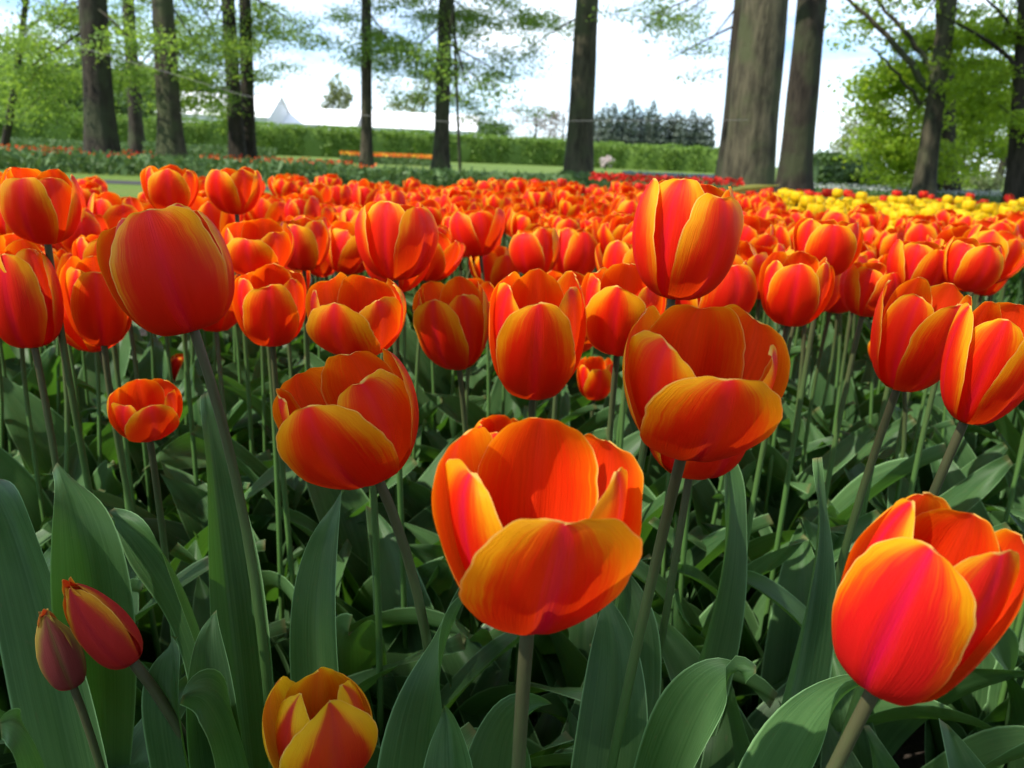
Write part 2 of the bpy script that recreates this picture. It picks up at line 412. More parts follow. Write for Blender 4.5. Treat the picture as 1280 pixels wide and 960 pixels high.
def tree(name, label, base_px, Y, diam, top_px, H=15, bark=None, leaf=None, sprays=(), limbs=(), upper=1500, seed=1, group='tall trees behind the flower bed', leafsize=0.085, flare=0.45):
    """base_px: photo column of the foot; top_px: column where the trunk leaves the frame's top"""
    g = np.random.default_rng(seed)
    yh = 194 + (base_px - 640) * 0.0437
    b = at_depth(base_px, yh + CAM_H * FPX / Y, Y); b.z = 0
    tp = at_depth(top_px, 0, Y)
    lean = Vector((tp.x - b.x, 0, tp.z)) / tp.z
    top = Vector((b.x + lean.x * H * 0.95, Y + g.normal() * .3, H))
    mid = Vector((b.x + lean.x * H * 0.45, Y, H * 0.45))
    e = empty(name, (b.x, Y, 0), label, 'tree', group)
    loc = Vector((b.x, Y, 0))
    bark = bark or M_BARK
    link('trunk', trunk_mesh('trunk', [Vector((0, 0, -0.05)), mid - loc, top - loc], (diam / 2, diam * 0.24), 18, flare, seed), bark, e)
    # limbs in the frame
    for q in limbs:                      # (px0,py0,px1,py1,dY,r0,r1)
        p0 = at_depth(q[0], q[1], Y) - loc; p1 = at_depth(q[2], q[3], Y + q[4]) - loc
        m = (p0 + p1) / 2 + Vector((0, 0, (p1 - p0).length * 0.08))
        B = bez([p0, m, p1], 12)
        B[1:-1] += g.normal(size=(10, 3)) * 0.02
        V, F, U = tube(B, np.linspace(q[5], q[6], 12), 7)
        link('branch', mesh_from('branch', V, F, U), bark, e)
    # upper limbs
    for k in range(5):
        t = 0.45 + 0.5 * k / 5
        p0 = Vector(bez([Vector((0, 0, 0)), mid - loc, top - loc], 41)[int(t * 40)].tolist())
        th = g.random() * 6.28
        p1 = p0 + Vector((math.cos(th) * 3.2, math.sin(th) * 3.2, 1.2 + 1.5 * g.random()))
        V, F, U = tube(bez([p0, (p0 + p1) / 2 + Vector((0, 0, .5)), p1], 8), np.linspace(diam * .16, .02, 8), 6)
        link('branch', mesh_from('branch', V, F, U), bark, e)
    mb_leaf = leaf or M_BEECH
    pts, tw = [], MB()
    for q in sprays:                     # (px,py,rx,ry,n,dY)
        c = at_depth(q[0], q[1], Y + q[5]) - loc
        sx, sz = q[2] / FPX * Y, q[3] / FPX * Y
        zt = c.z + .6 + .5 * g.random()
        tx = lean.x * zt
        V, F, U = tube(bez([Vector((tx, 0, zt)), Vector((tx * .5 + c.x * .5, c.y * .5, c.z + .45)), c], 9), np.linspace(.032, .010, 9), 6)
        link('branch', mesh_from('branch', V, F, U), bark, e)
        k = max(4, int(q[4] / 45))
        # layered sprays: each a twig with leaves along it
        for i in range(k):
            s = Vector((g.normal() * sx * .55, g.normal() * max(sx, .6) * .5, g.normal() * sz * .55)) + c
            d = Vector((g.normal(), g.normal(), -0.25 + .25 * g.normal())).normalized() * (0.45 + .8 * g.random())
            m = max(14, int(q[4] * 8 / k))
            t = g.random(m)[:, None]
            pp = np.array(s) + np.array(d) * t + g.normal(size=(m, 3)) * np.array([.30, .30, .10])
            pts.append(pp)
            tw.add(*tube([s - d * .35, s + d * .4, s + d * .95 + Vector((0, 0, -.04))], [.012, .008, .004], 4, False))
    if tw.V: link('branch', tw.mesh('twigs'), bark, e)['kind'] = 'stuff'
    if pts:
        V, F = leaf_cloud(np.concatenate(pts), leafsize, g, 0.12)
        link('foliage', mesh_from('foliage', V, F, smooth=False), mb_leaf, e)
    if upper:
        P = clumped(np.array([top.x - loc.x, 0, H * 0.86]), (4.2, 4.2, H * .30), upper * 2, g, 30, .28)
        P = P[P[:, 2] > 5.2]
        V, F = leaf_cloud(P, 0.36, g, 0.3)
        link('crown', mesh_from('crown', V, F, smooth=False), mb_leaf, e)
    return e

def crown_tree(name, label, px, Y, base_z, H, rx, leaf, n, size, seed, group, lobes=7, trunk_r=0.2, shape='round', ry=None):
    """a whole tree seen from afar: trunk, limbs and a crown of leaf clumps"""
    g = np.random.default_rng(seed)
    p = at_depth(px, 190, Y)
    e = empty(name, (p.x, Y, 0), label, 'tree', group)
    V, F, U = tube([(0, 0, -.05), (0.1, 0, H * .35), (0, .1, H * .8)], [trunk_r, trunk_r * .7, trunk_r * .25], 8)
    mb = MB(); mb.add(V, F, U)
    for k in range(6):
        th = g.random() * 6.28; z0 = H * (.25 + .08 * k)
        mb.add(*tube([(0, 0, z0), (math.cos(th) * rx * .4, math.sin(th) * rx * .4, z0 + H * .1), (math.cos(th) * rx * .75, math.sin(th) * rx * .75, z0 + H * .16)], [trunk_r * .4, trunk_r * .25, .03], 5))
    link('trunk', mb.mesh('trunk'), M_BARK_DARK, e)
    ry = ry or rx
    pts = []
    if shape == 'cone':
        z = base_z + (H - base_z) * (1 - np.sqrt(g.random(n))) 
        f = 1 - (z - base_z) / (H - base_z)
        th = g.random(n) * 6.283
        rad = rx * (f ** .55) * (0.55 + .5 * g.random(n)) * (1 + .18 * np.sin(z * 5))
        pts.append(np.stack([np.cos(th) * rad, np.sin(th) * rad, z], 1))
    else:
        for k in range(lobes):
            th = 2 * math.pi * k / lobes + g.random()
            zc = base_z + (H - base_z) * (.12 + .66 * g.random())
            q = .62 if k else 0.0
            c = (math.cos(th) * rx * q, math.sin(th) * ry * q, zc if k else H * .74)
            r_ = rx * (.42 + .2 * g.random())
            pts.append(clumped(c, (r_, r_, (H - base_z) * .26), n // lobes, g, 12, .36))
    V, F = leaf_cloud(np.concatenate(pts), size, g, .05)
    link('crown', mesh_from('crown', V, F, smooth=False), leaf, e)
    return e

# tall beeches (foot column, distance, diameter, column at the top edge)
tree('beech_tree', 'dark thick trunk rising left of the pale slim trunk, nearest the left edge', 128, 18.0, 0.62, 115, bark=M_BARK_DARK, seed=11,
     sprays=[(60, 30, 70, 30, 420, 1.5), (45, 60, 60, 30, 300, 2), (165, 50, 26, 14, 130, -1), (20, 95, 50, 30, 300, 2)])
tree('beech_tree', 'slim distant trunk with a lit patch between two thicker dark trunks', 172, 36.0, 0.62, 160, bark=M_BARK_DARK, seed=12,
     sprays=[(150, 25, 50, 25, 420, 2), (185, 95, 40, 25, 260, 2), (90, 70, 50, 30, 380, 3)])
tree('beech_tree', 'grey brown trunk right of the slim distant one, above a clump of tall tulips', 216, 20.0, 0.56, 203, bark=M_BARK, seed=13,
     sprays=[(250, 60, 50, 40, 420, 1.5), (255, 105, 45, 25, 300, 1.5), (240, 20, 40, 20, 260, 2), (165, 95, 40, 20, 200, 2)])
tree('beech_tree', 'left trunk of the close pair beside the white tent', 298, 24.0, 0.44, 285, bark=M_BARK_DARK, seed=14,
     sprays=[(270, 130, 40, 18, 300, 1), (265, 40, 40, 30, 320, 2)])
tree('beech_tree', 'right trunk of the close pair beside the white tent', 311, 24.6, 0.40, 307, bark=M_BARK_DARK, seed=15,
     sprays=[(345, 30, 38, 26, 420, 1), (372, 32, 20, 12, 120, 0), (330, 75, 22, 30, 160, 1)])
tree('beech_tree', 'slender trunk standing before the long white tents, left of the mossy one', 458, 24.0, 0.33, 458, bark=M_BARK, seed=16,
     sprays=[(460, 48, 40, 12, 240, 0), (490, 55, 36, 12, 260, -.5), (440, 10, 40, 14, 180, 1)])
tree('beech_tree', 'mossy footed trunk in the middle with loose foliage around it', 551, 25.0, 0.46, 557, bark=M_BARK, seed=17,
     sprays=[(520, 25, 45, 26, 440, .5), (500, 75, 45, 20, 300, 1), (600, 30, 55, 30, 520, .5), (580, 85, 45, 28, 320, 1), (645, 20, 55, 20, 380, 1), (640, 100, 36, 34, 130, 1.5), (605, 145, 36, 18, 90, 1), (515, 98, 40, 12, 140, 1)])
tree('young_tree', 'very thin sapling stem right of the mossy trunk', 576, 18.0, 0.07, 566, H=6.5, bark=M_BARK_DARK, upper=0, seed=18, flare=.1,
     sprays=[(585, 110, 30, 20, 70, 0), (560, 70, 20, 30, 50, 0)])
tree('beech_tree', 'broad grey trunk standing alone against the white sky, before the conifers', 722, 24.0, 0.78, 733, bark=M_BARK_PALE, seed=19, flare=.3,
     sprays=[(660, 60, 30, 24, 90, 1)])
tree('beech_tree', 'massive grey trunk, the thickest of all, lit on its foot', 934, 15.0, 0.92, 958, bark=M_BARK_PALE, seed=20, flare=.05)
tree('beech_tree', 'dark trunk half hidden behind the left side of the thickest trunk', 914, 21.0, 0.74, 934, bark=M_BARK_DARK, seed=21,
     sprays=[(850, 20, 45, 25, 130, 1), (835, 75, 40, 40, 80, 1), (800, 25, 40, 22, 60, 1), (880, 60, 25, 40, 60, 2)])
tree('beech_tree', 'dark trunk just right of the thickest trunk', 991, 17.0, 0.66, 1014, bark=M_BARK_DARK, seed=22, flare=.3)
tree('lime_tree', 'leaning trunk with rising side branches before bright green foliage', 1153, 20.0, 0.46, 1186, bark=M_BARK, leaf=M_BRIGHT, seed=23, leafsize=.12,
     limbs=[(1160, 110, 1040, -20, .5, .09, .03), (1166, 90, 1085, -10, .8, .07, .03), (1150, 130, 1090, 60, -.5, .05, .015)],
     sprays=[(1110, 105, 34, 34, 420, 1.5), (1120, 165, 45, 34, 620, 2), (1090, 20, 40, 20, 120, 1), (1140, 40, 40, 30, 260, 1.5), (1145, 205, 45, 20, 420, 2.5)])
tree('lime_tree', 'dark trunk seen under bright leaves between leaning trunk and right edge', 1186, 24.0, 0.52, 1180, bark=M_BARK_DARK, leaf=M_BRIGHT, seed=24, leafsize=.12,
     sprays=[(1210, 100, 45, 34, 700, 1), (1220, 150, 45, 28, 600, 1), (1190, 190, 30, 20, 260, 1), (1225, 50, 45, 30, 420, 2)])
tree('lime_tree', 'trunk at the far right edge under drooping green leaves', 1271, 19.0, 0.45, 1285, bark=M_BARK_DARK, leaf=M_BRIGHT, seed=25, leafsize=.10,
     limbs=[(1280, 90, 1180, 20, 0, .06, .02), (1280, 60, 1225, -10, 0, .05, .02)],
     sprays=[(1255, 30, 34, 26, 420, .5), (1250, 105, 40, 30, 420, .5), (1265, 145, 30, 12, 200, 0)])
tree('young_tree', 'small crooked tree leaning at the left edge before the hedge', 2, 22.0, 0.20, 40, H=7, bark=M_BARK_DARK, upper=300, seed=26, flare=.2,
     sprays=[(40, 120, 45, 20, 420, 2), (20, 80, 40, 20, 300, 2), (70, 95, 40, 20, 260, 2)])

# the beech just outside the frame, left of the photographer: its leaves dapple the front of the bed
def shade_tree():
    g = np.random.default_rng(404)
    S = np.array(TO_SUN)
    e = empty('beech_tree', (-6.6, -4.8, 0), 'old beech standing left of the photographer, shading the front of the bed', 'tree', 'beeches around the photographer')
    loc = np.array([-6.6, -4.8, 0])
    link('trunk', trunk_mesh('trunk', [(0, 0, -.05), (.1, 0, 5), (.3, .2, 12)], (.42, .2), 18, .4, 9), M_BARK, e)
    for (p0, p1) in (((0, 0, 3.4), (2.6, 3.0, 5.0)), ((0, 0, 3.9), (1.6, 2.8, 6.2)), ((0.1, 0, 5), (2.2, .8, 7)), ((0.1, 0, 5.5), (-2, 1, 8)), ((.1, 0, 6), (-1, -2, 8.4))):
        p0, p1 = Vector(p0), Vector(p1)
        V, F, U = tube(bez([p0, (p0 + p1) / 2 + Vector((0, 0, .35)), p1], 10), np.linspace(.10, .02, 10), 7)
        link('branch', mesh_from('branch', V, F, U), M_BARK, e)
    lit = [LIT for LIT in LIT_SPOTS]
    pts = []
    def put(n, fx, fy, fz, dapple):
        k = 0
        while k < n:
            T = np.array([fx(), fy(), fz()])
            ok = True
            for (c, r) in lit:
                q = T - np.array(c); q = q - S * (q @ S)
                if q @ q < r * r: ok = False; break
            if not ok: k += 1; continue
            if dapple and math.sin(T[0] * 17 + 1.3 * math.sin(T[1] * 11)) + math.sin(T[1] * 23 + T[0] * 5) > dapple: k += 1; continue
            pts.append(T + S * (5.2 + 3.4 * g.random())); k += 1
    U_ = lambda a, b: (lambda: a + (b - a) * g.random())
    put(SHADE_N, U_(-1.0, .42), U_(.02, .62), U_(.05, .52), 1.25)
    put(2600, U_(-3.2, 1.4), U_(-3.0, -.15), U_(0, .6), None)
    V, F = leaf_cloud(np.array(pts) - loc, .085, g, .1, .7)
    link('foliage', mesh_from('foliage', V, F, smooth=False), M_BEECH, e)
def canopy_tree(label, x, y, crown, n, seed):
    g = np.random.default_rng(seed)
    e = empty('beech_tree', (x, y, 0), label, 'tree', 'beeches around the photographer')
    link('trunk', trunk_mesh('trunk', [(0, 0, -.05), (.1, 0, 6), (.2, .2, 14)], (.45, .18), 18, .4, seed), M_BARK, e)
    pts = []
    for (cx, cy, cz, rx, ry, rz) in crown:
        tip = Vector((cx - x, cy - y, cz))
        V, F, U = tube(bez([Vector((.1, 0, cz - 2.6)), Vector((tip.x * .5, tip.y * .5, cz - .6)), tip], 10), np.linspace(.14, .03, 10), 7)
        link('branch', mesh_from('branch', V, F, U), M_BARK, e)
        pts.append(clumped((cx - x, cy - y, cz), (rx, ry, rz), n // len(crown), g, 30, .30))
    V, F = leaf_cloud(np.concatenate(pts), .34, g, .9, .75)
    link('crown', mesh_from('crown', V, F, smooth=False), M_BEECH, e)
canopy_tree('tall beech behind the photographer, its crown reaching over the front of the bed', 2.5, -3.4, [(-1, 1, 9.5, 3.4, 3.4, 1.2), (2, 3, 9, 3.4, 3.4, 1.2), (5, 1, 9.5, 3.6, 3.6, 1.4), (2.5, -4, 9, 3.6, 3.6, 1.4)], 7000, 301)
canopy_tree('beech standing to the right of the photographer with a low spreading crown', 6.8, 1.0, [(6, 3.5, 6.5, 3, 2.6, 1.4), (7.5, -1, 6.2, 3, 3, 1.5), (5, 0, 8, 3, 3, 1.2), (9.5, 2, 6.5, 3, 3, 1.8)], 6000, 302)
canopy_tree('beech some steps behind the photographer in the shaded part of the park', -2.0, -8.0, [(-2, -6, 8, 3.5, 3, 1.4), (1.5, -8, 7, 3.5, 3.5, 1.6), (-5, -9, 7, 3.5, 3.5, 1.6), (4.5, -8, 6, 3.5, 3.5, 1.8)], 6000, 303)
LIT_SPOTS = [(tuple(at(672, 640, .275)), .062), (tuple(at(1165, 740, .29)), .085), (tuple(at(860, 290, .52)), .05), (tuple(at(1000, 540, .8)), .20), (tuple(at(620, 200, .9)), .22), (tuple(at(1240, 450, .47)), .05)]
SHADE_N = 1500
shade_tree()

# far trees beyond the hedge
WL = ['rounded mid green tree beyond the hedge, left of the thick dark trunk', 'tall green tree beyond the hedge behind the leftmost dark trunk',
      'broad green tree beyond the hedge between the left dark trunks', 'low green tree beyond the hedge just left of the white tent', 'pale green tree at the left edge beyond the hedge']
for i, (px, Y, H, rx) in enumerate([(60, 84, 9.0, 5.5), (130, 92, 10.5, 6.0), (195, 90, 9.0, 6.0), (262, 94, 8.0, 5.5), (0, 80, 8.0, 5.0)]):
    crown_tree('broadleaf_tree', WL[i], px, Y, 0.0, H, rx, M_WOOD, 11000, 0.42, 40 + i, 'trees beyond the left hedge', 14)
crown_tree('willow_tree', 'tall pale narrow willow far away above the white tents', 424, 130, 0, 11.5, 2.4, M_PALE, 2600, .5, 50, 'far pale trees', 9)
crown_tree('broadleaf_tree', 'round yellow green tree just left of the mossy trunk, behind the tents', 528, 110, 1, 9.5, 4.6, M_PALE, 2600, .45, 51, 'far pale trees', 7)
crown_tree('broadleaf_tree', 'low pale tree mass behind the tents just right of the slender trunk', 478, 118, 0, 6.0, 4.0, M_PALE, 2200, .45, 59, 'far pale trees', 9)
crown_tree('broadleaf_tree', 'low pale tree behind the tents between peaked tent and narrow willow', 385, 122, 0, 5.4, 3.4, M_WOOD, 2200, .45, 60, 'far pale trees', 9)
crown_tree('broadleaf_tree', 'small grey green bushy tree right of the white tents', 612, 105, 0.5, 4.8, 3.2, M_WOOD, 1500, .4, 52, 'far pale trees', 6)
crown_tree('bare_tree', 'bare brownish tree left of the lone grey trunk', 668, 120, 1, 8.0, 3.6, M_TWIG, 900, .32, 53, 'far bare trees', 6)
crown_tree('bare_tree', 'bare brownish tree partly behind the lone grey trunk', 702, 125, 1, 8.5, 3.4, M_TWIG, 900, .32, 54, 'far bare trees', 6)
crown_tree('willow_tree', 'pale willow beyond the gap right of the dark trunk', 1085, 70, 1, 6.5, 3.2, M_PALE, 2600, .32, 55, 'pale willows at the right', 7)
crown_tree('willow_tree', 'pale willow low behind the bright leaves at the right edge', 1225, 62, .6, 6.4, 4.0, M_PALE, 2800, .3, 56, 'pale willows at the right', 7)
crown_tree('broadleaf_tree', 'bright green tree spreading behind the leaning trunk', 1130, 42, .5, 6.8, 2.6, M_BRIGHT, 3600, .2, 57, 'bright trees at the right', 8)
crown_tree('broadleaf_tree', 'bright green tree behind the trunk at the right edge', 1255, 44, 2.2, 7.6, 2.6, M_BRIGHT, 2400, .2, 58, 'bright trees at the right', 8)
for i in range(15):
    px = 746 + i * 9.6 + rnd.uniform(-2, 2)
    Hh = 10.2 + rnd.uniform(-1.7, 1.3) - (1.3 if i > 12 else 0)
    crown_tree('conifer_tree', 'dark grey green conifer in the close row right of the lone grey trunk', px, 150 + rnd.uniform(-4, 4), 0.3, Hh, 2.1, M_CONIFER_HAZED, 2200, .5, 70 + i,
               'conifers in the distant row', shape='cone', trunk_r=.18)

# hedges
def hedge(name, label, px0, px1, Y0, Y1, h, th, seed, n, mat=M_HEDGE, group=None):
    g = np.random.default_rng(seed)
    a = at_depth(px0, 190, Y0); b = at_depth(px1, 190, Y1)
    a.z = b.z = 0
    d = (b - a); ln = d.length; d.normalize(); nn = Vector((-d.y, d.x, 0))
    e = empty(name, (a + b) / 2, label, 'hedge', group)
    loc = (a + b) / 2
    mb = MB()
    m = int(ln / 0.5) + 2
    prof = [(-th / 2, 0), (-th / 2, h * .5), (-th / 2 + .08, h * .93), (0, h), (th / 2 - .08, h * .93), (th / 2, h * .5), (th / 2, 0)]
    V = []
    for i in range(m):
        for (q, z) in prof:
            p = a + d * (ln * i / (m - 1)) + nn * (q + g.normal() * .04) - loc
            V.append((p.x, p.y, max(0, z - .06 + g.normal() * .03)))
    mb.add(V, grid_faces(m, len(prof)))
    mb.F.append(list(range(len(prof)))); mb.F.append(list(range((m - 1) * len(prof), m * len(prof))))
    link('hedge_body', mb.mesh('hedge_body'), mat, e)
    t = g.random(n) * ln
    s = g.random(n)
    top = s < .25
    side = np.where(g.random(n) < .8, -1, 1)
    wob = .10 * np.sin(t * 1.3) + .10 * np.sin(t * 3.1 + 2) + .08 * g.normal(size=n)
    q = np.where(top, (g.random(n) - .5) * th, side * (th / 2 + .05 * g.normal(size=n)) + wob * side)
    z = np.where(top, h + .05 * g.normal(size=n) + .5 * wob, g.random(n) * h)
    P = np.array(a - loc)[None] + np.array(d)[None] * t[:, None] + np.array(nn)[None] * q[:, None]
    P[:, 2] = z
    V, F = leaf_cloud(P, .19, g, .1)
    link('foliage', mesh_from('foliage', V, F, smooth=False), mat, e)
    return e
hedge('clipped_hedge', 'long clipped green hedge running in front of the white tents', -160, 715, 45, 63, 1.8, 1.4, 61, 22000)
hedge('clipped_hedge', 'clipped hedge in front of the conifer row, right of the lone trunk', 735, 930, 62, 62, 1.70, 1.4, 62, 5000)
hedge('low_hedge', 'dark green hedge in the gap right of the dark trunk', 1020, 1095, 36, 36, 1.15, 1.2, 63, 2500, M_WOOD)

def bush(name, label, px, Y, r, h, leaf, n, size, seed, group=None, cat='bush'):
    g = np.random.default_rng(seed)
    p = at_depth(px, 190, Y); p.z = 0
    e = empty(name, p, label, cat, group)
    mb = MB()
    for k in range(7):
        th = g.random() * 6.28
        mb.add(*tube([(0, 0, 0), (math.cos(th) * r * .3, math.sin(th) * r * .3, h * .4), (math.cos(th) * r * .6, math.sin(th) * r * .6, h * .75)], [.03, .02, .008], 5))
    link('stem', mb.mesh('stems'), M_BARK_DARK, e)
    P = np.concatenate([clumped((0, 0, h * .5), (r, r, h * .5), n, g, 22, .3)])
    P[:, 2] = np.abs(P[:, 2])
    V, F = leaf_cloud(P, size, g, .3)
    link('foliage', mesh_from('foliage', V, F, smooth=False), leaf, e)
    return e
bush('shrub', 'dark green rounded shrub in front of the hedge gap', 1072, 27, .85, 1.0, M_WOOD, 2600, .12, 81)
bush('shrub', 'low light green shrub under the trees at the far right', 1110, 34, 1.2, .9, M_BRIGHT, 1800, .12, 82)
M_PINK = tree_leaf_material('pale_blossom', (0.55, 0.42, 0.40), (0.75, 0.68, 0.66), (0.5, 0.3, 0.3), .2)
bush('flowering_shrub', 'small pale pink flowering shrub at the foot of the hedge', 758, 50, .42, .95, M_PINK, 700, .09, 83, None, 'shrub')
for i, (px, Y, lab) in enumerate([(1205, 33, 'low pale green shrub between the right trunks'), (1240, 30, 'low yellowish shrub beside the rightmost trunk')]):
    bush('shrub', lab, px, Y, .9, .8, M_PALE if i else M_BRIGHT, 1100, .11, 84 + i)

# tents
def tent(label, px0, px1, Y, eave, ridge, depth, group):
    a = at_depth(px0, 180, Y); b = at_depth(px1, 180, Y)
    W = b.x - a.x
    e = empty('marquee_tent', ((a.x + b.x) / 2, Y, 0), label, 'tent', group)
    x0, x1 = -W / 2, W / 2
    mb = MB()                                 # ridge along x, gable ends left and right
    V = [(x0 - .15, -depth / 2 - .2, eave - .06), (x1 + .15, -depth / 2 - .2, eave - .06), (x0 - .15, 0, ridge), (x1 + .15, 0, ridge), (x0 - .15, depth / 2 + .2, eave - .06), (x1 + .15, depth / 2 + .2, eave - .06)]
    V += [(x, y, z - .05) for x, y, z in V]
    mb.add(V, [[0, 1, 3, 2], [2, 3, 5, 4], [7, 6, 8, 9], [9, 8, 10, 11], [0, 6, 7, 1], [4, 5, 11, 10], [0, 2, 8, 6], [2, 4, 10, 8], [1, 7, 9, 3], [3, 9, 11, 5]])
    link('roof', mb.mesh('roof', False), M_TENT, e)
    mw = MB()
    mw.add([(x0, -depth / 2, 0), (x1, -depth / 2, 0), (x1, -depth / 2, eave - .08), (x0, -depth / 2, eave - .08)], [[0, 1, 2, 3]])
    mw.add([(x0, depth / 2, 0), (x1, depth / 2, 0), (x1, depth / 2, eave - .08), (x0, depth / 2, eave - .08)], [[1, 0, 3, 2]])
    for x in (x0, x1):
        mw.add([(x, -depth / 2, 0), (x, depth / 2, 0), (x, depth / 2, eave - .08), (x, 0, ridge - .1), (x, -depth / 2, eave - .08)], [[0, 1, 2, 3, 4]])
    link('wall', mw.mesh('wall', False), M_TENT_WALL, e)
    for k in range(5):
        V, F, U = tube([(x0 + W * k / 4, -depth / 2 - .04, 0), (x0 + W * k / 4, -depth / 2 - .04, eave - .1)], [.04, .04], 6)
        link('pole', mesh_from('pole', V, F, U), M_TENT, e)
    return e
tent('large white peaked tent behind the close pair of dark trunks', 222, 352, 80, 3.0, 5.0, 8, 'white tents beyond the hedge')
for i, (p0, p1, lb) in enumerate([(362, 408, 'low white tent next right of the large peaked tent'), (410, 452, 'low white tent left of the slender trunk'), (463, 506, 'low white tent right of the slender trunk'),
                                  (508, 546, 'low white tent left of the mossy trunk'), (560, 596, 'low white tent at the right end of the row')]):
    tent(lb, p0, p1, 84, 2.7, 4.2, 6, 'white tents beyond the hedge')

# far flower beds: masses of tiny flowers on green
def flower_strip(name, px0, px1, Y0, Y1, mat_list, n, seed, hz=.32, size=.07, green=M_WOOD):
    g = np.random.default_rng(seed)
    def pts(n_, zlo, zhi):
        px = px0 + (px1 - px0) * g.random(n_); Y = Y0 + (Y1 - Y0) * g.random(n_)
        P = np.array([tuple(at_depth(a, 190, y)) for a, y in zip(px, Y)])
        P[:, 2] = zlo + (zhi - zlo) * g.random(n_)
        return P
    V, F = leaf_cloud(pts(n * 2, 0.02, hz * .8), .16, g, -.3, .35)
    o = link(name, mesh_from(name, V, F, smooth=False), green); tag(o, kind='stuff')
    for k, m in enumerate(mat_list):
        P = pts(n // len(mat_list), hz * .85, hz * 1.1)
        mb = MB()
        # little closed cups: two crossed rhombs per bloom
        V1, F1 = leaf_cloud(np.concatenate([P, P + [0.01, 0, 0]]), size, g, -.45, .8)
        o2 = link('bloom', mesh_from('bloom', V1, F1, smooth=False), m, o); o2['kind'] = 'stuff'
def flat_mat(nm, c):
    return tree_leaf_material(nm, tuple(x * .85 for x in c), c, c, .3)
M_FO, M_FY, M_FR, M_FB = flat_mat('bloom_orange', (.8, .16, .02)), flat_mat('bloom_yellow', (.8, .5, .03)), flat_mat('bloom_red', (.6, .02, .01)), flat_mat('bloom_blue', (.22, .25, .42))
flower_strip('flower_bed', 425, 545, 36, 44, [M_FY, M_FO, M_FO], 1500, 91, .42, .10)
flower_strip('flower_bed', -60, 190, 19, 22, [M_FO, M_FR], 200, 92, .32, .06)
flower_strip('flower_bed', 250, 440, 19, 23, [M_FO, M_FR], 180, 93, .30, .06)
flower_strip('flower_bed', -60, 80, 54, 57, [M_FR, M_FO], 700, 94, .45, .14)
flower_strip('flower_bed', 170, 300, 50, 56, [M_FR, M_FO], 300, 95, .3, .12)
flower_strip('flower_bed', 780, 960, 22, 30, [M_FB], 1400, 96, .25, .05)
flower_strip('flower_bed', 740, 935, 13, 15, [M_FR], 260, 97, .36, .07)
flower_strip('flower_bed', 1010, 1300, 20, 26, [flat_mat('bloom_white', (.5, .52, .5))], 900, 98, .2, .05)

def ground_cover(px0, px1, Y0, Y1, n, seed, h=.3, mat=None):
    g = np.random.default_rng(seed)
    P = np.array([tuple(at_depth(px0 + (px1 - px0) * g.random(), 190, Y0 + (Y1 - Y0) * g.random())) for _ in range(n)])
    P[:, 2] = .02 + h * g.random(n) ** 1.5
    V, F = leaf_cloud(P, .20, g, -.3, .35)
    tag(link('ground_cover', mesh_from('ground_cover', V, F, smooth=False), mat or M_WOOD), kind='stuff')
ground_cover(-120, 430, 14.5, 17.5, 5200, 101)
ground_cover(330, 720, 13.6, 15.0, 2600, 102)
ground_cover(180, 345, 27, 31, 2600, 103, .5)
ground_cover(-60, 160, 27, 33, 2600, 104, .45)
ground_cover(700, 900, 20, 22.5, 1600, 105, .25)
flower_strip('flower_bed', 250, 470, 15.2, 17, [M_FO, M_FR], 110, 106, .32, .06)
flower_strip('flower_bed', -60, 200, 15.2, 17, [M_FO, M_FR], 110, 107, .32, .06)

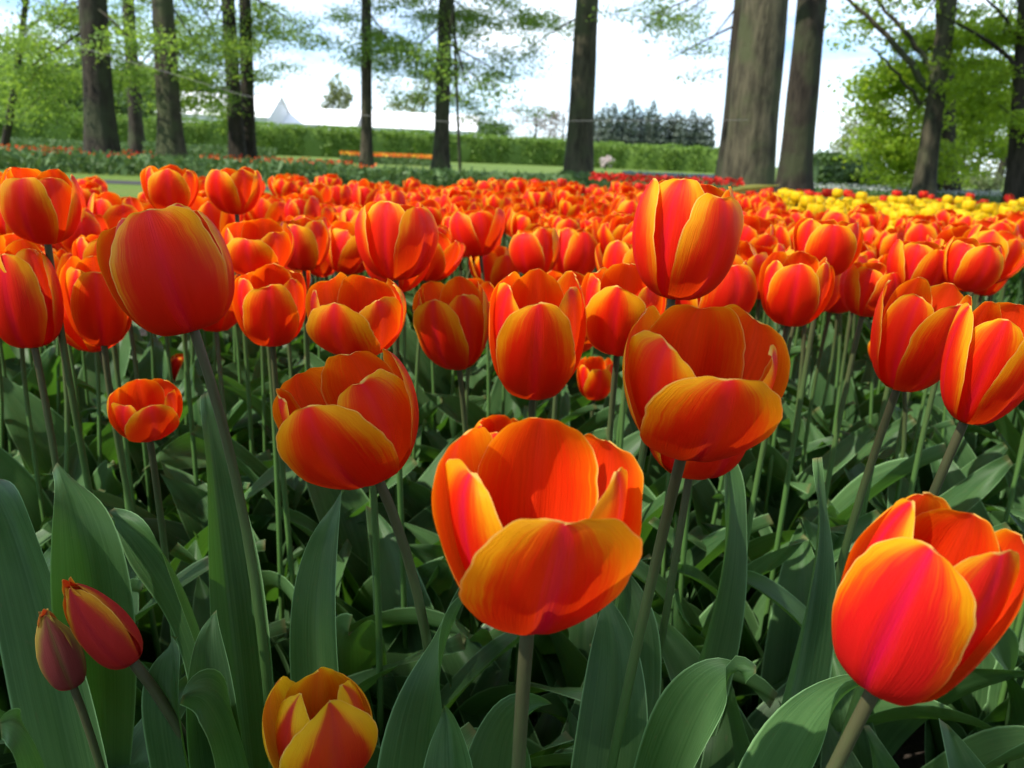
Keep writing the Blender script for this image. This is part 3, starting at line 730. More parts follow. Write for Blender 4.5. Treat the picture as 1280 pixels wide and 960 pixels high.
# ------------------------------------------------------------------ tulip geometry
def petal_geo(H, o, W, rs, rng, nu, nv, curl=0.0, notch=0.02, ruffle=1.0, cup=1.0, tall=1.0, asym=0.0, belly=1.0, point=0.0):
    """one petal; base at the origin, leaning along +X, outside facing +X"""
    q = np.linspace(0, 1, nu)
    u = 0.30 * q + 0.70 * np.sin(q * math.pi / 2)
    v = np.linspace(-1, 1, nv)
    P = [(.03, 0), (.26 + .18 * belly, -.03 - .06 * belly), (.50 + .10 * belly + .10 * o, .27 - .05 * belly), (.58 + .24 * o, .68), (.46 + .46 * o, .92 - .08 * o), (.30 + .66 * o + curl, 1.06 - .20 * o)]
    B = bez([(a, b * tall) for a, b in P], 200)
    ds = np.r_[0, np.cumsum(np.linalg.norm(np.diff(B, axis=0), axis=1))]; ds /= ds[-1]
    rr = np.interp(u, ds, B[:, 0]) * rs; zz = np.interp(u, ds, B[:, 1])
    c = .56
    t = np.clip((u - c) / (1 - c), 0, 1)
    s = np.where(u < c, .22 + .78 * np.sin(np.pi / 2 * np.clip(u / c, 0, 1)) ** 1.05, np.clip(1 - t ** (2.3 - .9 * point), 0, 1) ** (.5 + .45 * point))
    nick = .012 * np.sin(u * 41 + rng.random() * 6) + .009 * np.sin(u * 67 + rng.random() * 6) + .014 * np.sin(u * 17 + rng.random() * 6)
    wv = np.maximum(W * s * (1 + nick * np.clip(u * 2 - .6, 0, 1)), .012)
    rho = np.maximum(rr * 1.06 + .05, .20)
    cup = cup * (1 - np.clip((o - .12) * 1.1, 0, .42) * u[:, None] ** .5)
    S = v[None] * wv[:, None]
    th = S / rho[:, None]
    rad = rr[:, None] - rho[:, None] * (1 - np.cos(th)) * cup
    tan = rho[:, None] * np.sin(th)
    U = np.repeat(u[:, None], nv, 1); Vv = np.repeat(v[None], nu, 0)
    ph = [rng.random() * 6.28 for _ in range(5)]
    ed = np.abs(Vv) ** 3
    am = .020 * ruffle
    rad = rad + am * ed * np.sin(U * 9 + ph[0]) * np.sign(Vv + 1e-6) * U + am * .9 * (U ** 6) * np.sin(S / W * 5 + ph[1])
    rad = rad + am * .35 * np.sin(U * 23 + ph[3]) * ed * U
    tan = tan + am * .7 * ed * np.sin(U * 14 + ph[2]) * U
    rad = rad - .020 * np.exp(-(Vv / .10) ** 2) * np.sin(np.pi * np.clip(U, 0, 1)) + .010 * np.exp(-((np.abs(Vv) - .28) / .12) ** 2) * np.sin(np.pi * U)
    zz2 = np.repeat(zz[:, None], nv, 1)
    lat = S / W                                   # true sideways position, so the tip stays round
    zz2 = zz2 - notch * (U ** 8) * np.exp(-(lat / .30) ** 2) + am * .8 * (U ** 5) * np.sin(lat * 6 + ph[4]) + asym * lat * U * .1
    zz2 = zz2 + am * .35 * (U ** 4) * np.sin(lat * 19 + ph[2])
    Vx = np.stack([rad, tan, zz2], -1).reshape(-1, 3) * H
    F = grid_faces(nu, nv)
    uv = np.stack([(Vv + 1) / 2, U], -1).reshape(-1, 2)
    return Vx, F, uv

def fix_od(od):
    """inner petals stay inside their outer neighbours"""
    od = list(od)
    for i, (p, q) in ((3, (0, 1)), (4, (1, 2)), (5, (2, 0))):
        od[i] = min(od[i], min(od[p], od[q]) + .02)
    return od

def rotz(V, a):
    c, s = math.cos(a), math.sin(a)
    return np.stack([V[:, 0] * c - V[:, 1] * s, V[:, 0] * s + V[:, 1] * c, V[:, 2]], 1)

WHORL = [(0, 1), (120, 1), (240, 1), (60, 0), (180, 0), (300, 0)]     # angle, is it an outer petal

def petal_args(i, outer, o, od, rng, W=.47, belly=1.0, point=0.0):
    return dict(belly=belly, point=point, o=max(-.62, o + od[i] + rng.uniform(-.03, .03)), W=W * (1.04 if outer else .93) * rng.uniform(.95, 1.05), rs=(1.07 if i == 0 else 1.02) if outer else .90,
                notch=rng.uniform(-.02, .05), ruffle=rng.uniform(.7, 1.3), tall=rng.uniform(.96, 1.04) * (1 if outer else 1.02), asym=rng.uniform(-.4, .4))

def head_mesh(name, H, o, seed, nu, nv, od=None, W=.47):
    rng = random.Random(seed)
    belly = rng.uniform(.2, .9)
    od = fix_od(od or [rng.uniform(-.12, .34) for _ in range(6)])
    mb = MB()
    for i, (a, outer) in enumerate(WHORL):
        V, F, U = petal_geo(H, rng=rng, nu=nu, nv=nv, **petal_args(i, outer, o, od, rng, W, belly))
        mb.add(rotz(V, R(a + rng.uniform(-7, 7))), F, U)
    return mb.mesh(name)

def leaf_geo(L_, W, a0, a1, fold, twist, wav, seed, nu=22, nv=9):
    """tulip leaf rising from the origin and arching towards +X"""
    rng = random.Random(seed)
    u = np.linspace(0, 1, nu) ** 0.9
    ang = a0 + (a1 - a0) * u ** 1.7
    ds = np.diff(u, prepend=0)
    x = np.cumsum(np.sin(ang) * ds) * L_; z = np.cumsum(np.cos(ang) * ds) * L_
    T = np.stack([np.sin(ang), np.zeros(nu), np.cos(ang)], 1)
    Nn = np.stack([-np.cos(ang), np.zeros(nu), np.sin(ang)], 1)      # upper (inner) face
    S0 = np.repeat(np.array([[0, 1.0, 0]]), nu, 0)
    tw = twist * u ** 1.3
    S = S0 * np.cos(tw)[:, None] + Nn * np.sin(tw)[:, None]
    N2 = Nn * np.cos(tw)[:, None] - S0 * np.sin(tw)[:, None]
    w_ = W * np.where(u < .38, .50 + .50 * np.sin(np.pi / 2 * u / .38), np.cos(np.pi / 2 * np.clip((u - .38) / .62, 0, 1)) ** .95)
    w_ = np.maximum(w_, .0003)
    v = np.linspace(-1, 1, nv)
    ph = rng.random() * 6.28
    fd = fold * (1 - .55 * u)
    V = []
    for i in range(nu):
        a = np.abs(v)
        lift = w_[i] * 1.15 * fd[i] * (a ** 1.2) + wav * W * a ** 2 * np.sin(u[i] * 9 + ph + (v > 0) * 1.7) * u[i]
        wid = w_[i] * v * (1 - .22 * fd[i] ** 2)
        V.append(np.array([x[i], 0, z[i]])[None] + S[i][None] * wid[:, None] + N2[i][None] * lift[:, None])
    V = np.concatenate(V)
    U = np.repeat(u[:, None], nv, 1); Vv = np.repeat(v[None], nu, 0)
    return V, grid_faces(nu, nv), np.stack([(Vv + 1) / 2, U], -1).reshape(-1, 2)

def leaf_path_geo(P, W, side, fold, wav, seed, nu=30, nv=11, twist=0.0):
    """leaf along a bezier path in space; side = direction across the blade"""
    rng = random.Random(seed)
    B = bez(P, nu); u = np.linspace(0, 1, nu)
    T = np.gradient(B, axis=0); T /= np.linalg.norm(T, axis=1)[:, None]
    side = np.array(side, float)
    S = side[None] - T * (T @ side)[:, None]; S /= np.linalg.norm(S, axis=1)[:, None]
    Nn = np.cross(S, T)
    tw = twist * u
    S2 = S * np.cos(tw)[:, None] + Nn * np.sin(tw)[:, None]; N2 = Nn * np.cos(tw)[:, None] - S * np.sin(tw)[:, None]
    w_ = np.maximum(W * np.where(u < .45, .50 + .50 * np.sin(np.pi / 2 * u / .45), np.cos(np.pi / 2 * np.clip((u - .45) / .55, 0, 1)) ** .95), .0003)
    v = np.linspace(-1, 1, nv); a = np.abs(v); ph = rng.random() * 6.28
    V = []
    for i in range(nu):
        f = fold * (1 - .4 * u[i])
        lift = w_[i] * 1.5 * f * a ** 1.15 + wav * W * a ** 2 * np.sin(u[i] * 10 + ph + (v > 0) * 1.9) * (.4 + u[i])
        V.append(B[i][None] + S2[i][None] * (w_[i] * v)[:, None] + N2[i][None] * lift[:, None])
    U = np.repeat(u[:, None], nv, 1); Vv = np.repeat(v[None], nu, 0)
    return np.concatenate(V), grid_faces(nu, nv), np.stack([(Vv + 1) / 2, U], -1).reshape(-1, 2)

LEAVES = []
for k in range(14):
    rr_ = random.Random(500 + k)
    V, F, U = leaf_geo(rr_.uniform(.21, .31), rr_.uniform(.025, .040), R(rr_.uniform(4, 14)), R(rr_.uniform(35, 115)), rr_.uniform(.4, .95), rr_.uniform(-1.2, 1.2), rr_.uniform(.10, .36), k)
    LEAVES.append(mesh_from('leaf', V, F, U)); LEAVES[-1].materials.append(M_LEAF)

def add_leaves(e, foot, n, rng, smin=.85, smax=1.15, ang0=None):
    a = rng.random() * 6.28 if ang0 is None else ang0
    for k in range(n):
        me = rng.choice(LEAVES)
        s = rng.uniform(smin, smax) * (1 if k < 2 else .85)
        M = Matrix.Translation(foot) @ Matrix.Rotation(a, 4, 'Z') @ Matrix.Diagonal((s, s, s, 1)) @ Matrix.Translation((.004, 0, 0))
        link('leaf', me, None, e, M)
        a += 2.3 + rng.uniform(-.5, .5)

def stem_geo(foot, base, axis, r0=.0036, r1=.0030, sides=9, n=18):
    L_ = (base - foot).length
    P = [foot, foot + Vector((0, 0, L_ * .4)), base - axis * L_ * .3, base]
    return tube(bez(P, n), np.linspace(r0, r1, n), sides, False)

def axis_from(lean_x, lean_y):
    """lean_x: to the right; lean_y: towards the camera (radians)"""
    return Vector((math.tan(lean_x), -math.tan(lean_y), 1)).normalized()

HERO_PX = []       # what the placed blooms cover in the photo
def hero(label, cx, cy, wpx, hpx=None, Hm=.066, o=.2, od=(0,) * 6, rot=-90, lx=0, ly=0, foot=(0, 0), mat=None, leaves=3, seed=0, W=.47, name='tulip', group=None, r0=.0029, nu=26, nv=21, leaf_ang=None, cat='tulip', lscale=(.85, 1.15), belly=.5, point=0.0, slim=1.0, fit=True):
    od = fix_od(od)
    dist = FPX * 1.06 * Hm / wpx
    ax = axis_from(lx, ly)
    c = at(cx, cy, dist)
    qt = Vector((0, 0, 1)).rotation_difference(ax).to_matrix().to_4x4()
    Hh, tk = (Hm * .8 if fit else hpx * dist / FPX / 1.03), 1.0
    for it in range(7):                  # settle size and height of the bloom
        rng = random.Random(seed * 31 + 5)
        base = c - ax * Hh * .52 * tk
        M0 = Matrix.Translation(base) @ qt @ Matrix.Rotation(R(rot), 4, 'Z') @ Matrix.Diagonal((slim, slim, 1, 1))
        petals = []
        allp = []
        for i, (a, outer) in enumerate(WHORL):
            A = petal_args(i, outer, o, od, rng, W, belly, point); A['tall'] *= tk
            V, F, U = petal_geo(Hh, rng=rng, nu=nu, nv=nv, **A)
            Mp = M0 @ Matrix.Rotation(R(a + rng.uniform(-6, 6)), 4, 'Z')
            petals.append((V, F, U, Mp))
            m = np.array(CAMI @ Mp)
            q = V @ m[:3, :3].T + m[:3, 3]
            allp.append(np.stack([640 + FPX * q[:, 0] / -q[:, 2], 480 - FPX * q[:, 1] / -q[:, 2]], 1))
        P = np.concatenate(allp); lo, hi = P.min(0), P.max(0)
        if it == 6: break
        k = wpx / (hi[0] - lo[0]) if fit else 1.0
        Hh *= k
        if hpx and fit: tk = min(1.7, max(.7, tk * (hpx / ((hi[1] - lo[1]) * k)) ** .8))
        d = (lo + hi) / 2
        c = c + (at(cx, cy, dist) - at(d[0], d[1], dist))
    ft = Vector((base.x + foot[0], base.y + foot[1], .012))
    e = empty(name, (ft.x, ft.y, 0), label, cat, group)
    loc = Vector((ft.x, ft.y, 0))
    for V, F, U, Mp in petals:
        link('petal', mesh_from('petal', V, F, U), mat or M_PETAL, e, Matrix.Translation(-loc) @ Mp)
    V, F, U = stem_geo(ft - loc, base - loc + ax * .002, ax, r0, r0 * .86)
    link('stem', mesh_from('stem', V, F, U), M_STEM, e)
    add_leaves(e, ft - loc, leaves, rng, lscale[0], lscale[1], leaf_ang)
    HERO_PX.append((cx, cy, wpx, dist, ft.x, ft.y))
    return e, loc

def hero_leaf(e_loc, pts, Wd, side=(1, 0, 0), fold=.35, wav=.08, seed=0, twist=0.0):
    """pts: (px, py, dist) along the blade, the first one is replaced by the plant's foot if None"""
    e, loc = e_loc
    P = [Vector((0, 0, .01)) if p is None else at(*p) - loc for p in pts]
    V, F, U = leaf_path_geo(P, Wd, side, fold, wav, seed, twist=twist)
    link('leaf', mesh_from('leaf', V, F, U), M_LEAF, e)

# ------------------------------------------------------------------ the tulips one can point at
H = {}
H['A'] = hero('wide open orange tulip with yellow front petal at centre front, facing the viewer', 672, 658, 265, 273, .066, .26, (.28, .12, .14, .16, -.06, .16), -84, .02, .10, (.005, .0), seed=1, W=.56, belly=.15, leaves=2, nu=64, nv=47, mat=M_PETAL_WIDE)
H['B'] = hero('open orange tulip on a brown stem, upper right neighbour of the front centre one', 883, 479, 210, 198, .066, .22, (.24, .10, .10, .14, -.05, .12), -84, .05, 0.30, (-.03, .02), seed=2, W=.53, belly=.3, leaves=2, nu=64, nv=47)
H['C'] = hero('half open tulip tilted left on a curved dark stem, left of the front centre one', 432, 524, 183, 177, .064, .16, (.18, .12, .05, .18, .0, .08), -100, -.36, 0.20, (.03, .01), seed=3, leaves=2, nu=64, nv=47)
H['D'] = hero('large closed red tulip with a broad smooth front petal, left side, on tall stem', 207, 337, 173, 167, .068, .02, (.02, .10, .24, .0, .0, .12), -76, -.26, .04, (.032, -.01), seed=4, W=.54, belly=.9, leaves=2, nu=64, nv=47)
H['E'] = hero('upright red tulip in the middle with rounded front petal and open back', 672, 418, 123, 165, .066, .14, (.20, .08, .06, .10, -.04, .10), -90, .0, 0.26, (0, .01), seed=5, W=.49)
H['F'] = hero('tall egg shaped tulip standing above the others, in front of the thickest trunk', 860, 299, 140, 153, .067, .10, (.0, .12, .06, .12, .06, .04), -60, .10, .03, (-.02, .02), seed=6, W=.45)
H['G'] = hero('big bright pink and orange tulip at the lower right corner', 1163, 749, 246, 272, .068, .12, (.10, .16, .06, .12, .02, .08), -132, .16, .16, (-.07, -.005), seed=7, W=.56, belly=.8, leaves=2, nu=64, nv=47, mat=M_PETAL_PINK)
H['H'] = hero('tulip with yellow edged petals beside the right edge one, on dark stem', 1153, 418, 130, 145, .066, .22, (.08, .10, .16, .10, .0, .10), -80, .08, 0.20, (-.03, .0), seed=8)
H['I'] = hero('large tulip cut by the right edge above the lower corner one', 1250, 454, 150, 188, .068, .24, (.10, .10, .12, .10, .0, .10), -70, .10, .2, (-.05, .0), seed=9)
H['J'] = hero('smooth red tulip cut by the left edge, half height', 28, 367, 104, 137, .066, .02, (.0, .08, .08, .0, .0, .0), -80, -.06, .05, (.02, -.02), seed=10, W=.52, belly=.9)
H['K'] = hero('red orange tulip right behind the one cut by the left edge', 122, 376, 96, 113, .064, .12, (.05, .1, .1, .1, .0, .1), -60, .10, 0.20, (.02, .02), seed=11)
H['L'] = hero('broad tulip at the upper left corner of the bed', 50, 257, 106, 97, .066, .14, (.06, .1, .1, .1, 0, .1), -95, .05, 0.14, (.01, .03), seed=12)
H['M'] = hero('pointed yellow edged tulip standing free at upper middle, before the slender trunk', 496, 300, 105, 100, .066, .12, (.0, .12, .10, .04, .05, .05), -40, .0, .0, (.01, .02), seed=13, W=.43)
H['N'] = hero('small open tulip right of the large closed red one', 336, 381, 95, 105, .064, .14, (.08, .08, .08, .12, -.02, .1), -80, .05, 0.22, (.01, .02), seed=14)
H['O'] = hero('wide tulip above the half open left leaning one', 445, 394, 126, 108, .066, .18, (.12, .08, .10, .12, .0, .1), -100, -.05, 0.26, (.01, .02), seed=15)
H['P'] = hero('tulip with a pink outer petal touching the upright red middle one', 564, 404, 97, 118, .064, .16, (.10, .10, .12, .08, .0, .1), -112, -.12, 0.24, (.02, .02), seed=16)
H['Q'] = hero('tulip with a pointed pink front petal right of the middle upright one', 777, 387, 113, 117, .066, .16, (.10, .08, .12, .12, .0, .12), -104, .0, 0.26, (.01, .02), seed=17, W=.46)
H['R'] = hero('round red tulip half hidden behind the wide open upper right one', 898, 366, 98, 90, .066, .06, (0,) * 6, -70, .05, .05, (.01, .03), seed=18)
H['S'] = hero('neat cup shaped tulip with several yellow tips right of the tall egg shaped one', 996, 361, 95, 95, .066, .16, (.06, .08, .08, .10, .06, .10), -110, .02, 0.14, (-.01, .02), seed=19, W=.42)
H['T'] = hero('red tulip close behind the tulip on the dark stem at right', 1090, 362, 82, None, .064, .14, (.05,) * 6, -60, .05, .08, (.0, .02), seed=20)
H['U'] = hero('small low orange tulip among the leaves at left, crossed by a stem', 181, 513, 95, 80, .056, .20, (.08, .08, .1, .1, .02, .1), -55, .05, 0.24, (.0, .02), seed=21)
H['V'] = hero('little closed red tulip deep among the leaves behind the large closed one', 224, 460, 30, 36, .045, -.1, (0,) * 6, -90, .0, .0, (0, .0), seed=22, nu=16, nv=13)
H['W'] = hero('small low open tulip between the middle ones and the open upper right one', 746, 473, 50, 55, .055, .24, (.08,) * 6, -90, .0, 0.24, (0, .01), seed=23, nu=18, nv=15)
H['X'] = hero('tulip behind the large closed red one, at its upper right', 322, 310, 93, 75, .066, .18, (.1,) * 6, -90, .0, 0.24, (0, .02), seed=24)
H['Y'] = hero('red tulip hidden below and behind the open upper right one', 874, 545, 130, 110, .062, .06, (.0,) * 6, -70, .04, .04, (-.012, .02), seed=25)
H['Z'] = hero('small yellow rimmed tulip cut by the bottom edge', 400, 912, 145, 157, .052, -.06, (.06, -.04, .24, -.08, -.12, -.04), -68, .0, .02, (.0, -.01), mat=M_PETAL_RIM, seed=26, W=.50, point=.8, leaves=3, nu=40, nv=33)
H['a'] = hero('low tulip peeping above the front centre one, mostly hidden', 622, 556, 70, None, .058, .1, (.05,) * 6, -90, .0, .10, (0, .0), seed=27, nu=18, nv=15)
H['b'] = hero('tall red tulip blooming below the grey brown left trunk', 212, 236, 74, None, .066, .2, (.1,) * 6, -70, .0, .06, (0, .02), seed=28, nu=18, nv=15)
H['c'] = hero('tall red tulip blooming below the close pair of dark trunks', 292, 238, 72, None, .066, .2, (.1,) * 6, -110, .0, .06, (0, .02), seed=29, nu=18, nv=15)
H['d'] = hero('bright pink sided tulip in the centre rows left of the upright double petal one', 668, 314, 64, None, .062, .1, (.02,) * 6, -120, -.1, .05, (0, .02), seed=30, nu=18, nv=15)
H['e'] = hero('tall narrow red tulip with upright petals right of the pink sided one', 716, 318, 66, None, .074, .0, (.04,) * 6, -60, .06, .0, (0, .02), seed=31, nu=18, nv=15, W=.40)
H['f'] = hero('tulip behind the right dark stem one, facing right', 1216, 330, 82, None, .064, .14, (.06,) * 6, -90, .1, .06, (0, .02), seed=32, nu=18, nv=15)
H['g'] = hero('tulip sliver at the left edge above the big leaves', -12, 520, 40, None, .055, .1, (0,) * 6, -90, 0, .05, (0, .0), seed=33, nu=16, nv=13)
H['h'] = hero('orange tulip left of the wide one above the left leaning one', 378, 305, 70, None, .064, .14, (.06,) * 6, -90, .0, .06, (0, .02), seed=34, nu=18, nv=15)
H['i'] = hero('yellow tinged tulip between the large closed red one and the upper left corner', 128, 322, 76, None, .064, .18, (.1,) * 6, -60, .0, .06, (0, .02), seed=35, nu=18, nv=15)
H['j'] = hero('tulip with pink left side behind the neat cup shaped one', 1035, 308, 88, None, .066, .16, (.1,) * 6, -100, .0, .06, (0, .02), seed=36, nu=18, nv=15)
H['k'] = hero('tulip leaning right behind the yellow edged right one', 1150, 334, 84, None, .066, .14, (.08,) * 6, -70, .05, .06, (0, .02), seed=37, nu=18, nv=15)
# buds
H['B1'] = hero('closed red bud with yellow tip bending left at lower left', 128, 779, 95, 100, .040, -.36, (.0, .0, .02, -.2, -.2, -.2), -80, -.52, .10, (.06, -.01), mat=M_PETAL_BUD, seed=40, W=.50, point=.75, leaves=2, name='tulip_bud', nu=26, nv=21, cat='tulip bud', r0=.0031, slim=.60, fit=False)
H['B2'] = hero('small dull purplish green bud beside the red bud at lower left', 76, 812, 48, 80, .022, -.40, (.0, .0, .0, -.2, -.2, -.2), -60, -.20, .05, (.03, -.01), mat=M_PETAL_GREENBUD, seed=41, W=.50, point=.75, leaves=2, name='tulip_bud', nu=26, nv=21, cat='tulip bud', r0=.0024, slim=.60, fit=False)

# broad leaves seen clearly in the foreground, each a part of the plant it grows from
hero_leaf(H['J'], [None, (130, 760, .50), (120, 660, .49), (70, 580, .53)], .021, (1, .1, 0), 0.40, 0.19, 1, twist=-0.6)
hero_leaf(H['B2'], [None, (50, 760, .56), (40, 640, .54), (-30, 590, .60)], .023, (1, .2, 0), 0.45, 0.19, 2, twist=0.4)
hero_leaf(H['D'], [None, (290, 760, .52), (270, 600, .55), (256, 492, .60)], .017, (1, .3, 0), 0.55, 0.18, 3, twist=-0.9)
hero_leaf(H['C'], [None, (345, 830, .46), (385, 720, .45), (430, 606, .50)], .013, (1, .2, 0), 0.55, 0.21, 4, twist=0.3)
hero_leaf(H['C'], [None, (520, 930, .42), (525, 850, .42), (588, 735, .44)], .021, (1, -.2, .3), 0.45, 0.18, 5, twist=0.9)
hero_leaf(H['B'], [None, (795, 860, .55), (800, 800, .56), (772, 690, .58)], .020, (1, .2, 0), 0.45, 0.19, 6, twist=-0.4)
hero_leaf(H['B'], [None, (860, 880, .46), (880, 830, .42), (945, 838, .42)], .018, (.6, -.5, .6), 0.45, 0.23, 7, twist=0.8)
hero_leaf(H['G'], [None, (1030, 780, .56), (1030, 680, .58), (1022, 572, .60)], .016, (1, .3, 0), 0.50, 0.18, 8, twist=-0.6)
hero_leaf(H['G'], [None, (960, 920, .44), (1040, 850, .42), (1090, 855, .40)], .022, (.3, -.8, .5), 0.40, 0.21, 9, twist=0.4)
hero_leaf(H['A'], [None, (640, 960, .42), (600, 880, .42), (690, 880, .40)], .020, (.4, -.8, .4), 0.45, 0.23, 10, twist=-0.9)
hero_leaf(H['A'], [None, (560, 970, .38), (570, 940, .38), (556, 885, .39)], .014, (1, .0, 0), 0.65, 0.19, 11, twist=0.3)
hero_leaf(H['Z'], [None, (330, 900, .44), (290, 830, .44), (228, 870, .42)], .022, (.4, -.8, .5), 0.40, 0.21, 12, twist=0.9)
hero_leaf(H['Z'], [None, (250, 880, .46), (250, 830, .46), (268, 765, .47)], .013, (1, .1, 0), 0.65, 0.23, 13, twist=-0.4)
hero_leaf(H['B1'], [None, (212, 900, .46), (215, 850, .47), (214, 795, .48)], .014, (1, .1, 0), 0.65, 0.23, 14, twist=0.8)
hero_leaf(H['B1'], [None, (300, 760, .50), (230, 690, .52), (135, 640, .54)], .020, (.3, -.6, .6), 0.45, 0.25, 15, twist=-0.6)
hero_leaf(H['B2'], [None, (60, 940, .40), (50, 890, .40), (0, 905, .40)], .020, (.4, -.8, .5), 0.45, 0.21, 16, twist=0.4)
hero_leaf(H['Y'], [None, (930, 700, .66), (920, 640, .66), (905, 560, .68)], .020, (1, .2, 0), 0.45, 0.19, 17, twist=-0.9)
hero_leaf(H['A'], [None, (770, 940, .50), (790, 830, .51), (752, 740, .53)], .021, (1, .1, 0), 0.45, 0.18, 18, twist=0.3)

# ------------------------------------------------------------------ the rest of the orange bed
PROTO = [(head_mesh('flower_head', .053, random.Random(k).uniform(.04, .30), 200 + k, 12, 11), head_mesh('flower_head', .053, random.Random(k).uniform(.04, .30), 200 + k, 6, 7)) for k in range(12)]
for a, b in PROTO:
    a.materials.append(M_PETAL); b.materials.append(M_PETAL)

def stem_std():
    V, F, U = stem_geo(Vector((0, 0, 0)), Vector((0, 0, 1)), Vector((0, 0, 1)), .0028, .0026, 6, 5)
    return V, F, U
spots = []
g0 = np.random.default_rng(21)
placed = []
cell = {}
def far_enough(x, y, r):
    kx, ky = int(x // .1), int(y // .1)
    for i in range(-2, 3):
        for j in range(-2, 3):
            for (a, b) in cell.get((kx + i, ky + j), ()):
                if (a - x) ** 2 + (b - y) ** 2 < r * r: return False
    return True
for h in HERO_PX:
    cell.setdefault((int(h[4] // .1), int(h[5] // .1)), []).append((h[4], h[5]))
def bed_limit(x, y):
    # far edge of the orange bed; cut back at the left where lawn shows
    ang = x / max(y, .01)
    far = 3.3 + .2 * math.sin(x * 1.7)
    if ang > .29: far = 2.35 + .08 * math.sin(x * 5)
    if ang < -.16: far = 2.9
    if ang < -.28: far = 2.55
    if ang < -.385: far = 2.4
    if ang < -.435: far = 1.95
    return far
tries = 0
while tries < 42000:
    tries += 1
    y = .62 + (3.8 - .62) * g0.random() ** .75
    x = (g0.random() - .5) * 2 * (.74 * y + .12)
    if y > bed_limit(x, y): continue
    if not far_enough(x, y, .086 if y < 1.5 else .078): continue
    zc = .472 + float(np.clip(g0.normal(), -2, 1.2)) * .026
    pr = project((x, y, zc))
    if pr is None: continue
    d = math.dist((x, y, zc), (0, 0, CAM_H))
    wp = FPX * .064 / d
    bad = False
    for (cx, cy, hw, hd, fx, fy) in HERO_PX:
        dx, dy = abs(pr[0] - cx), abs(pr[1] - cy)
        if dx < (hw + wp) * .36 and dy < (hw + wp) * .38 and d < hd + .10: bad = True; break
    if bad: continue
    if d < .80 and 20 < pr[1] : continue
    cell.setdefault((int(x // .1), int(y // .1)), []).append((x, y))
    spots.append((d, x, y, zc, pr))
spots.sort()
print('orange spots', len(spots))
in_frame = [s for s in spots if -60 < s[4][0] < 1340]
N_IND = 300 - len(H)
ind = in_frame[:N_IND]
indset = set(id(s) for s in ind)
rest = [s for s in spots if id(s) not in indset]
ZONES = [(1.55, 'yellow edged tulip standing in the nearer rows just behind the front blooms', 'tulips in the nearer rows'),
         (2.3, 'orange red tulip packed among its neighbours in the middle rows of the bed', 'tulips in the middle rows'),
         (99, 'small orange red tulip crowded into the far rows near the lawn', 'tulips in the far rows')]
STD = mesh_from('stem', *stem_std()); STD.materials.append(M_STEM)
for i, (d, x, y, zc, pr) in enumerate(ind):
    rng = random.Random(900 + i)
    lab, grp = next((z[1], z[2]) for z in ZONES if d < z[0])
    e = empty('tulip', (x, y, 0), lab, 'tulip', grp)
    ax = axis_from(rng.gauss(0, .14), rng.gauss(.12, .12))
    s = rng.uniform(.95, 1.25)
    base = Vector((0, 0, zc - .026))
    base += Vector((rng.gauss(0, .012), rng.gauss(0, .012), 0))
    M = Matrix.Translation(base) @ Vector((0, 0, 1)).rotation_difference(ax).to_matrix().to_4x4() @ Matrix.Rotation(rng.random() * 6.28, 4, 'Z') @ Matrix.Diagonal((s, s, s * rng.uniform(.94, 1.1), 1))
    link('flower_head', rng.choice(PROTO)[0], None, e, M)
    if d < 1.6:
        V, F, U = stem_geo(Vector((0, 0, .01)), base + ax * .002, ax, .0028, .0025, 7, 9)
        link('stem', mesh_from('stem', V, F, U), M_STEM, e)
    else:
        # straight stem, sheared to the head
        Ms = Matrix(((1, 0, base.x, 0), (0, 1, base.y, 0), (0, 0, base.z, .0), (0, 0, 0, 1)))
        link('stem', STD, None, e, Ms)
    add_leaves(e, Vector((0, 0, .01)), 4 if d < 1.5 else 3 if d < 2 else 2, rng, .95, 1.38)

# all further blooms of this bed, too many and too small to count
def mass(name, items, petal_mats, seed):
    g = random.Random(seed)
    hb, sb, lb = MB(), MB(), MB()
    cache = []
    for a, b in PROTO:
        v = np.empty(len(b.vertices) * 3); b.vertices.foreach_get('co', v); v = v.reshape(-1, 3)
        uvl = np.zeros((len(v), 2)); 
        for lp, uvd in zip(b.loops, b.uv_layers[0].data): uvl[lp.vertex_index] = uvd.uv
        cache.append((v, np.array([list(p.vertices) for p in b.polygons]), uvl))
    for (d, x, y, zc, pr) in items:
        v, f, uv = g.choice(cache)
        ax = axis_from(g.gauss(0, .14), g.gauss(.12, .12))
        s = g.uniform(.95, 1.25)
        M = np.array(Vector((0, 0, 1)).rotation_difference(ax).to_matrix() @ Matrix.Rotation(g.random() * 6.28, 3, 'Z')) * s
        hb.add(v @ M.T + np.array([x, y, zc - .03]), f, uv)
        sb.add(*tube([(x, y, .01), (x, y, zc - .03)], [.0035, .003], 4, False))
        for k in range(2):
            lv, lf, lu = leaf_geo(g.uniform(.22, .3), g.uniform(.02, .03), .1, g.uniform(.4, 1.4), .5, g.uniform(-.6, .6), .1, g.randrange(999), 6, 3)
            lb.add(rotz(lv, g.random() * 6.28) + np.array([x, y, .01]), lf, lu)
    o = tag(link(name, hb.mesh(name), petal_mats), kind='stuff')
    link('stem', sb.mesh('stems'), M_STEM, o)['kind'] = 'stuff'
    link('leaf', lb.mesh('leaves'), M_LEAF, o)['kind'] = 'stuff'
    return o
mass('orange_tulip_mass', rest, M_PETAL, 5)

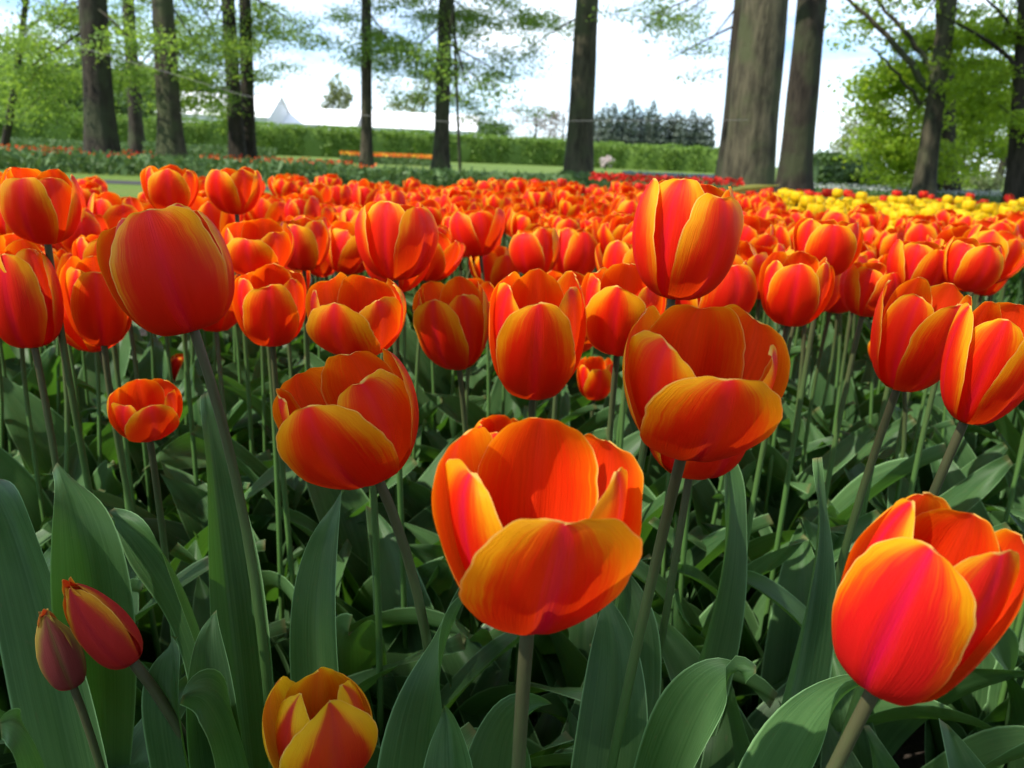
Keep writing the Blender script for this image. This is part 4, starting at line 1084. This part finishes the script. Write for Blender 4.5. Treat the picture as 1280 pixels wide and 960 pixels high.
# ------------------------------------------------------------------ yellow bed and red rows behind it
def small_tulip_meshes(prefix, mat):
    res = []
    for k in range(5):
        rng = random.Random(k + 77)
        mb = MB()
        od = [rng.uniform(-.1, .2) for _ in range(6)]
        for i, (a, outer) in enumerate(WHORL):
            V, F, U = petal_geo(.046, rng=rng, nu=6, nv=6, **petal_args(i, outer, .12, od, rng))
            mb.add(rotz(V, R(a)) + np.array([0, 0, .44]), F, U)
        me = mb.mesh(prefix); me.materials.append(mat); me.materials.append(M_STEM)
        res.append(me)
    return res
def stalk_meshes():
    res = []
    for k in range(4):
        rng = random.Random(k)
        mb = MB()
        mb.add(*tube([(0, 0, 0), (0, 0, .443)], [.0036, .003], 5, False))
        for j in range(2):
            lv, lf, lu = leaf_geo(rng.uniform(.22, .30), .026, .1, rng.uniform(.4, 1.2), .5, rng.uniform(-.6, .6), .1, k * 9 + j, 7, 3)
            mb.add(rotz(lv, rng.random() * 6.28), lf, lu)
        me = mb.mesh('stem'); me.materials.append(M_LEAF); res.append(me)
    return res
YM, RM, SM = small_tulip_meshes('yellow_tulip', M_PETAL_YELLOW), small_tulip_meshes('red_tulip', M_PETAL_RED), stalk_meshes()
def rows(name, meshes, n, area, label, group, seed, mind=.10):
    g = np.random.default_rng(seed)
    pts = []
    t = 0
    while len(pts) < n and t < n * 60:
        t += 1
        x, y = area(g)
        if all((x - a) ** 2 + (y - b) ** 2 > mind * mind for a, b in pts[-220:]): pts.append((x, y))
    for k, (x, y) in enumerate(pts):
        o = link(name, meshes[k % len(meshes)])
        o.matrix_basis = Matrix.Translation((x, y, (g.normal()) * .018)) @ Matrix.Rotation(g.random() * 6.28, 4, 'Z') @ Matrix.Rotation(g.normal() * .07, 4, 'X')
        tag(o, label, 'tulip', group)
        st = link('stem', SM[k % len(SM)], None, o)
def ya(g):
    y = 2.45 + 1.9 * g.random(); lo, hi = .30 * y, .64 * y + .1
    return lo + (hi - lo) * g.random(), y
def ra(g):
    y = 4.8 + .5 * g.random(); return .27 * y + .38 * y * g.random(), y
def rb(g):
    y = 4.0 + .7 * g.random(); return -.1 + 1.3 * g.random(), y
rows('yellow_tulip', YM, 300, ya, 'bright yellow tulip in the strip along the right end of the bed', 'yellow tulips in the strip', 31, .074)
rows('red_tulip', RM, 50, ra, 'plain red tulip in the row behind the yellow strip', 'red tulips behind the yellow strip', 32)
rows('red_tulip', RM, 50, rb, 'plain red tulip at the far edge of the orange bed, left of the yellow strip', 'red tulips at the far edge', 33)

# ------------------------------------------------------------------ flowerless plants filling the foreground with leaves
g1 = np.random.default_rng(77)
k = 0
t = 0
fill = []
while k < 95 and t < 6000:
    t += 1
    y = .20 + .95 * g1.random(); x = (g1.random() - .5) * 2 * (.72 * y + .12)
    if math.hypot(x, y) < .24: continue
    if x > .55 * y + .05 and y < .62 and x > .33: continue          # bare soil at the lower right corner
    if any((x - a) ** 2 + (y - b) ** 2 < .062 ** 2 for a, b in fill): continue
    fill.append((x, y))
    rng = random.Random(4000 + k)
    near = math.hypot(x, y) < .42
    e = empty('tulip_plant', (x, y, 0), 'flowerless tulip with broad grey green leaves, among the front stems', 'plant', 'flowerless tulip plants at the front')
    add_leaves(e, Vector((0, 0, .01)), 3, rng, .70 if near else .85, .95 if near else 1.15)
    k += 1

# pale blade lying across the foot of the thickest trunk
P = [at(905, 243, 3.6), at(925, 234, 3.6), at(950, 236, 3.6), at(975, 231, 3.6)]
o = empty('leaf_blade', (P[0].x, P[0].y, 0), 'pale yellowish leaf blade bent sideways before the thickest trunk', 'leaf')
loc = Vector((P[0].x, P[0].y, 0))
V, F, U = leaf_path_geo([p - loc for p in P], .014, (0, -.5, 1), .3, .03, 3)
M_BLADE = leaf_material('pale_blade', (.22, .25, .06), (.32, .34, .10), (.3, .35, .05))
link('blade', mesh_from('blade', V, F, U), M_BLADE, o)
V, F, U = tube([Vector((0, 0, 0)), Vector((0, 0, .2)), P[0] - loc], [.003, .003, .002], 6)
link('stem', mesh_from('stem', V, F, U), M_STEM, o)

# thin pale cord strung across the trunks
P = [at_depth(-20, 28, 13.2), at_depth(110, 62, 13), at_depth(215, 92, 13), at_depth(300, 118, 13), at_depth(400, 140, 13), at_depth(560, 152, 13), at_depth(720, 151, 13.6), at_depth(935, 150, 14.42)]
B = []
for i in range(len(P) - 1):
    for s in range(6): B.append(P[i].lerp(P[i + 1], s / 6))
B.append(P[-1])
V, F, U = tube(B, [.0035] * len(B), 6)
o = tag(link('cord', mesh_from('cord', V, F, U), M_CORD), 'thin pale cord sagging across the tree trunks', 'cord')
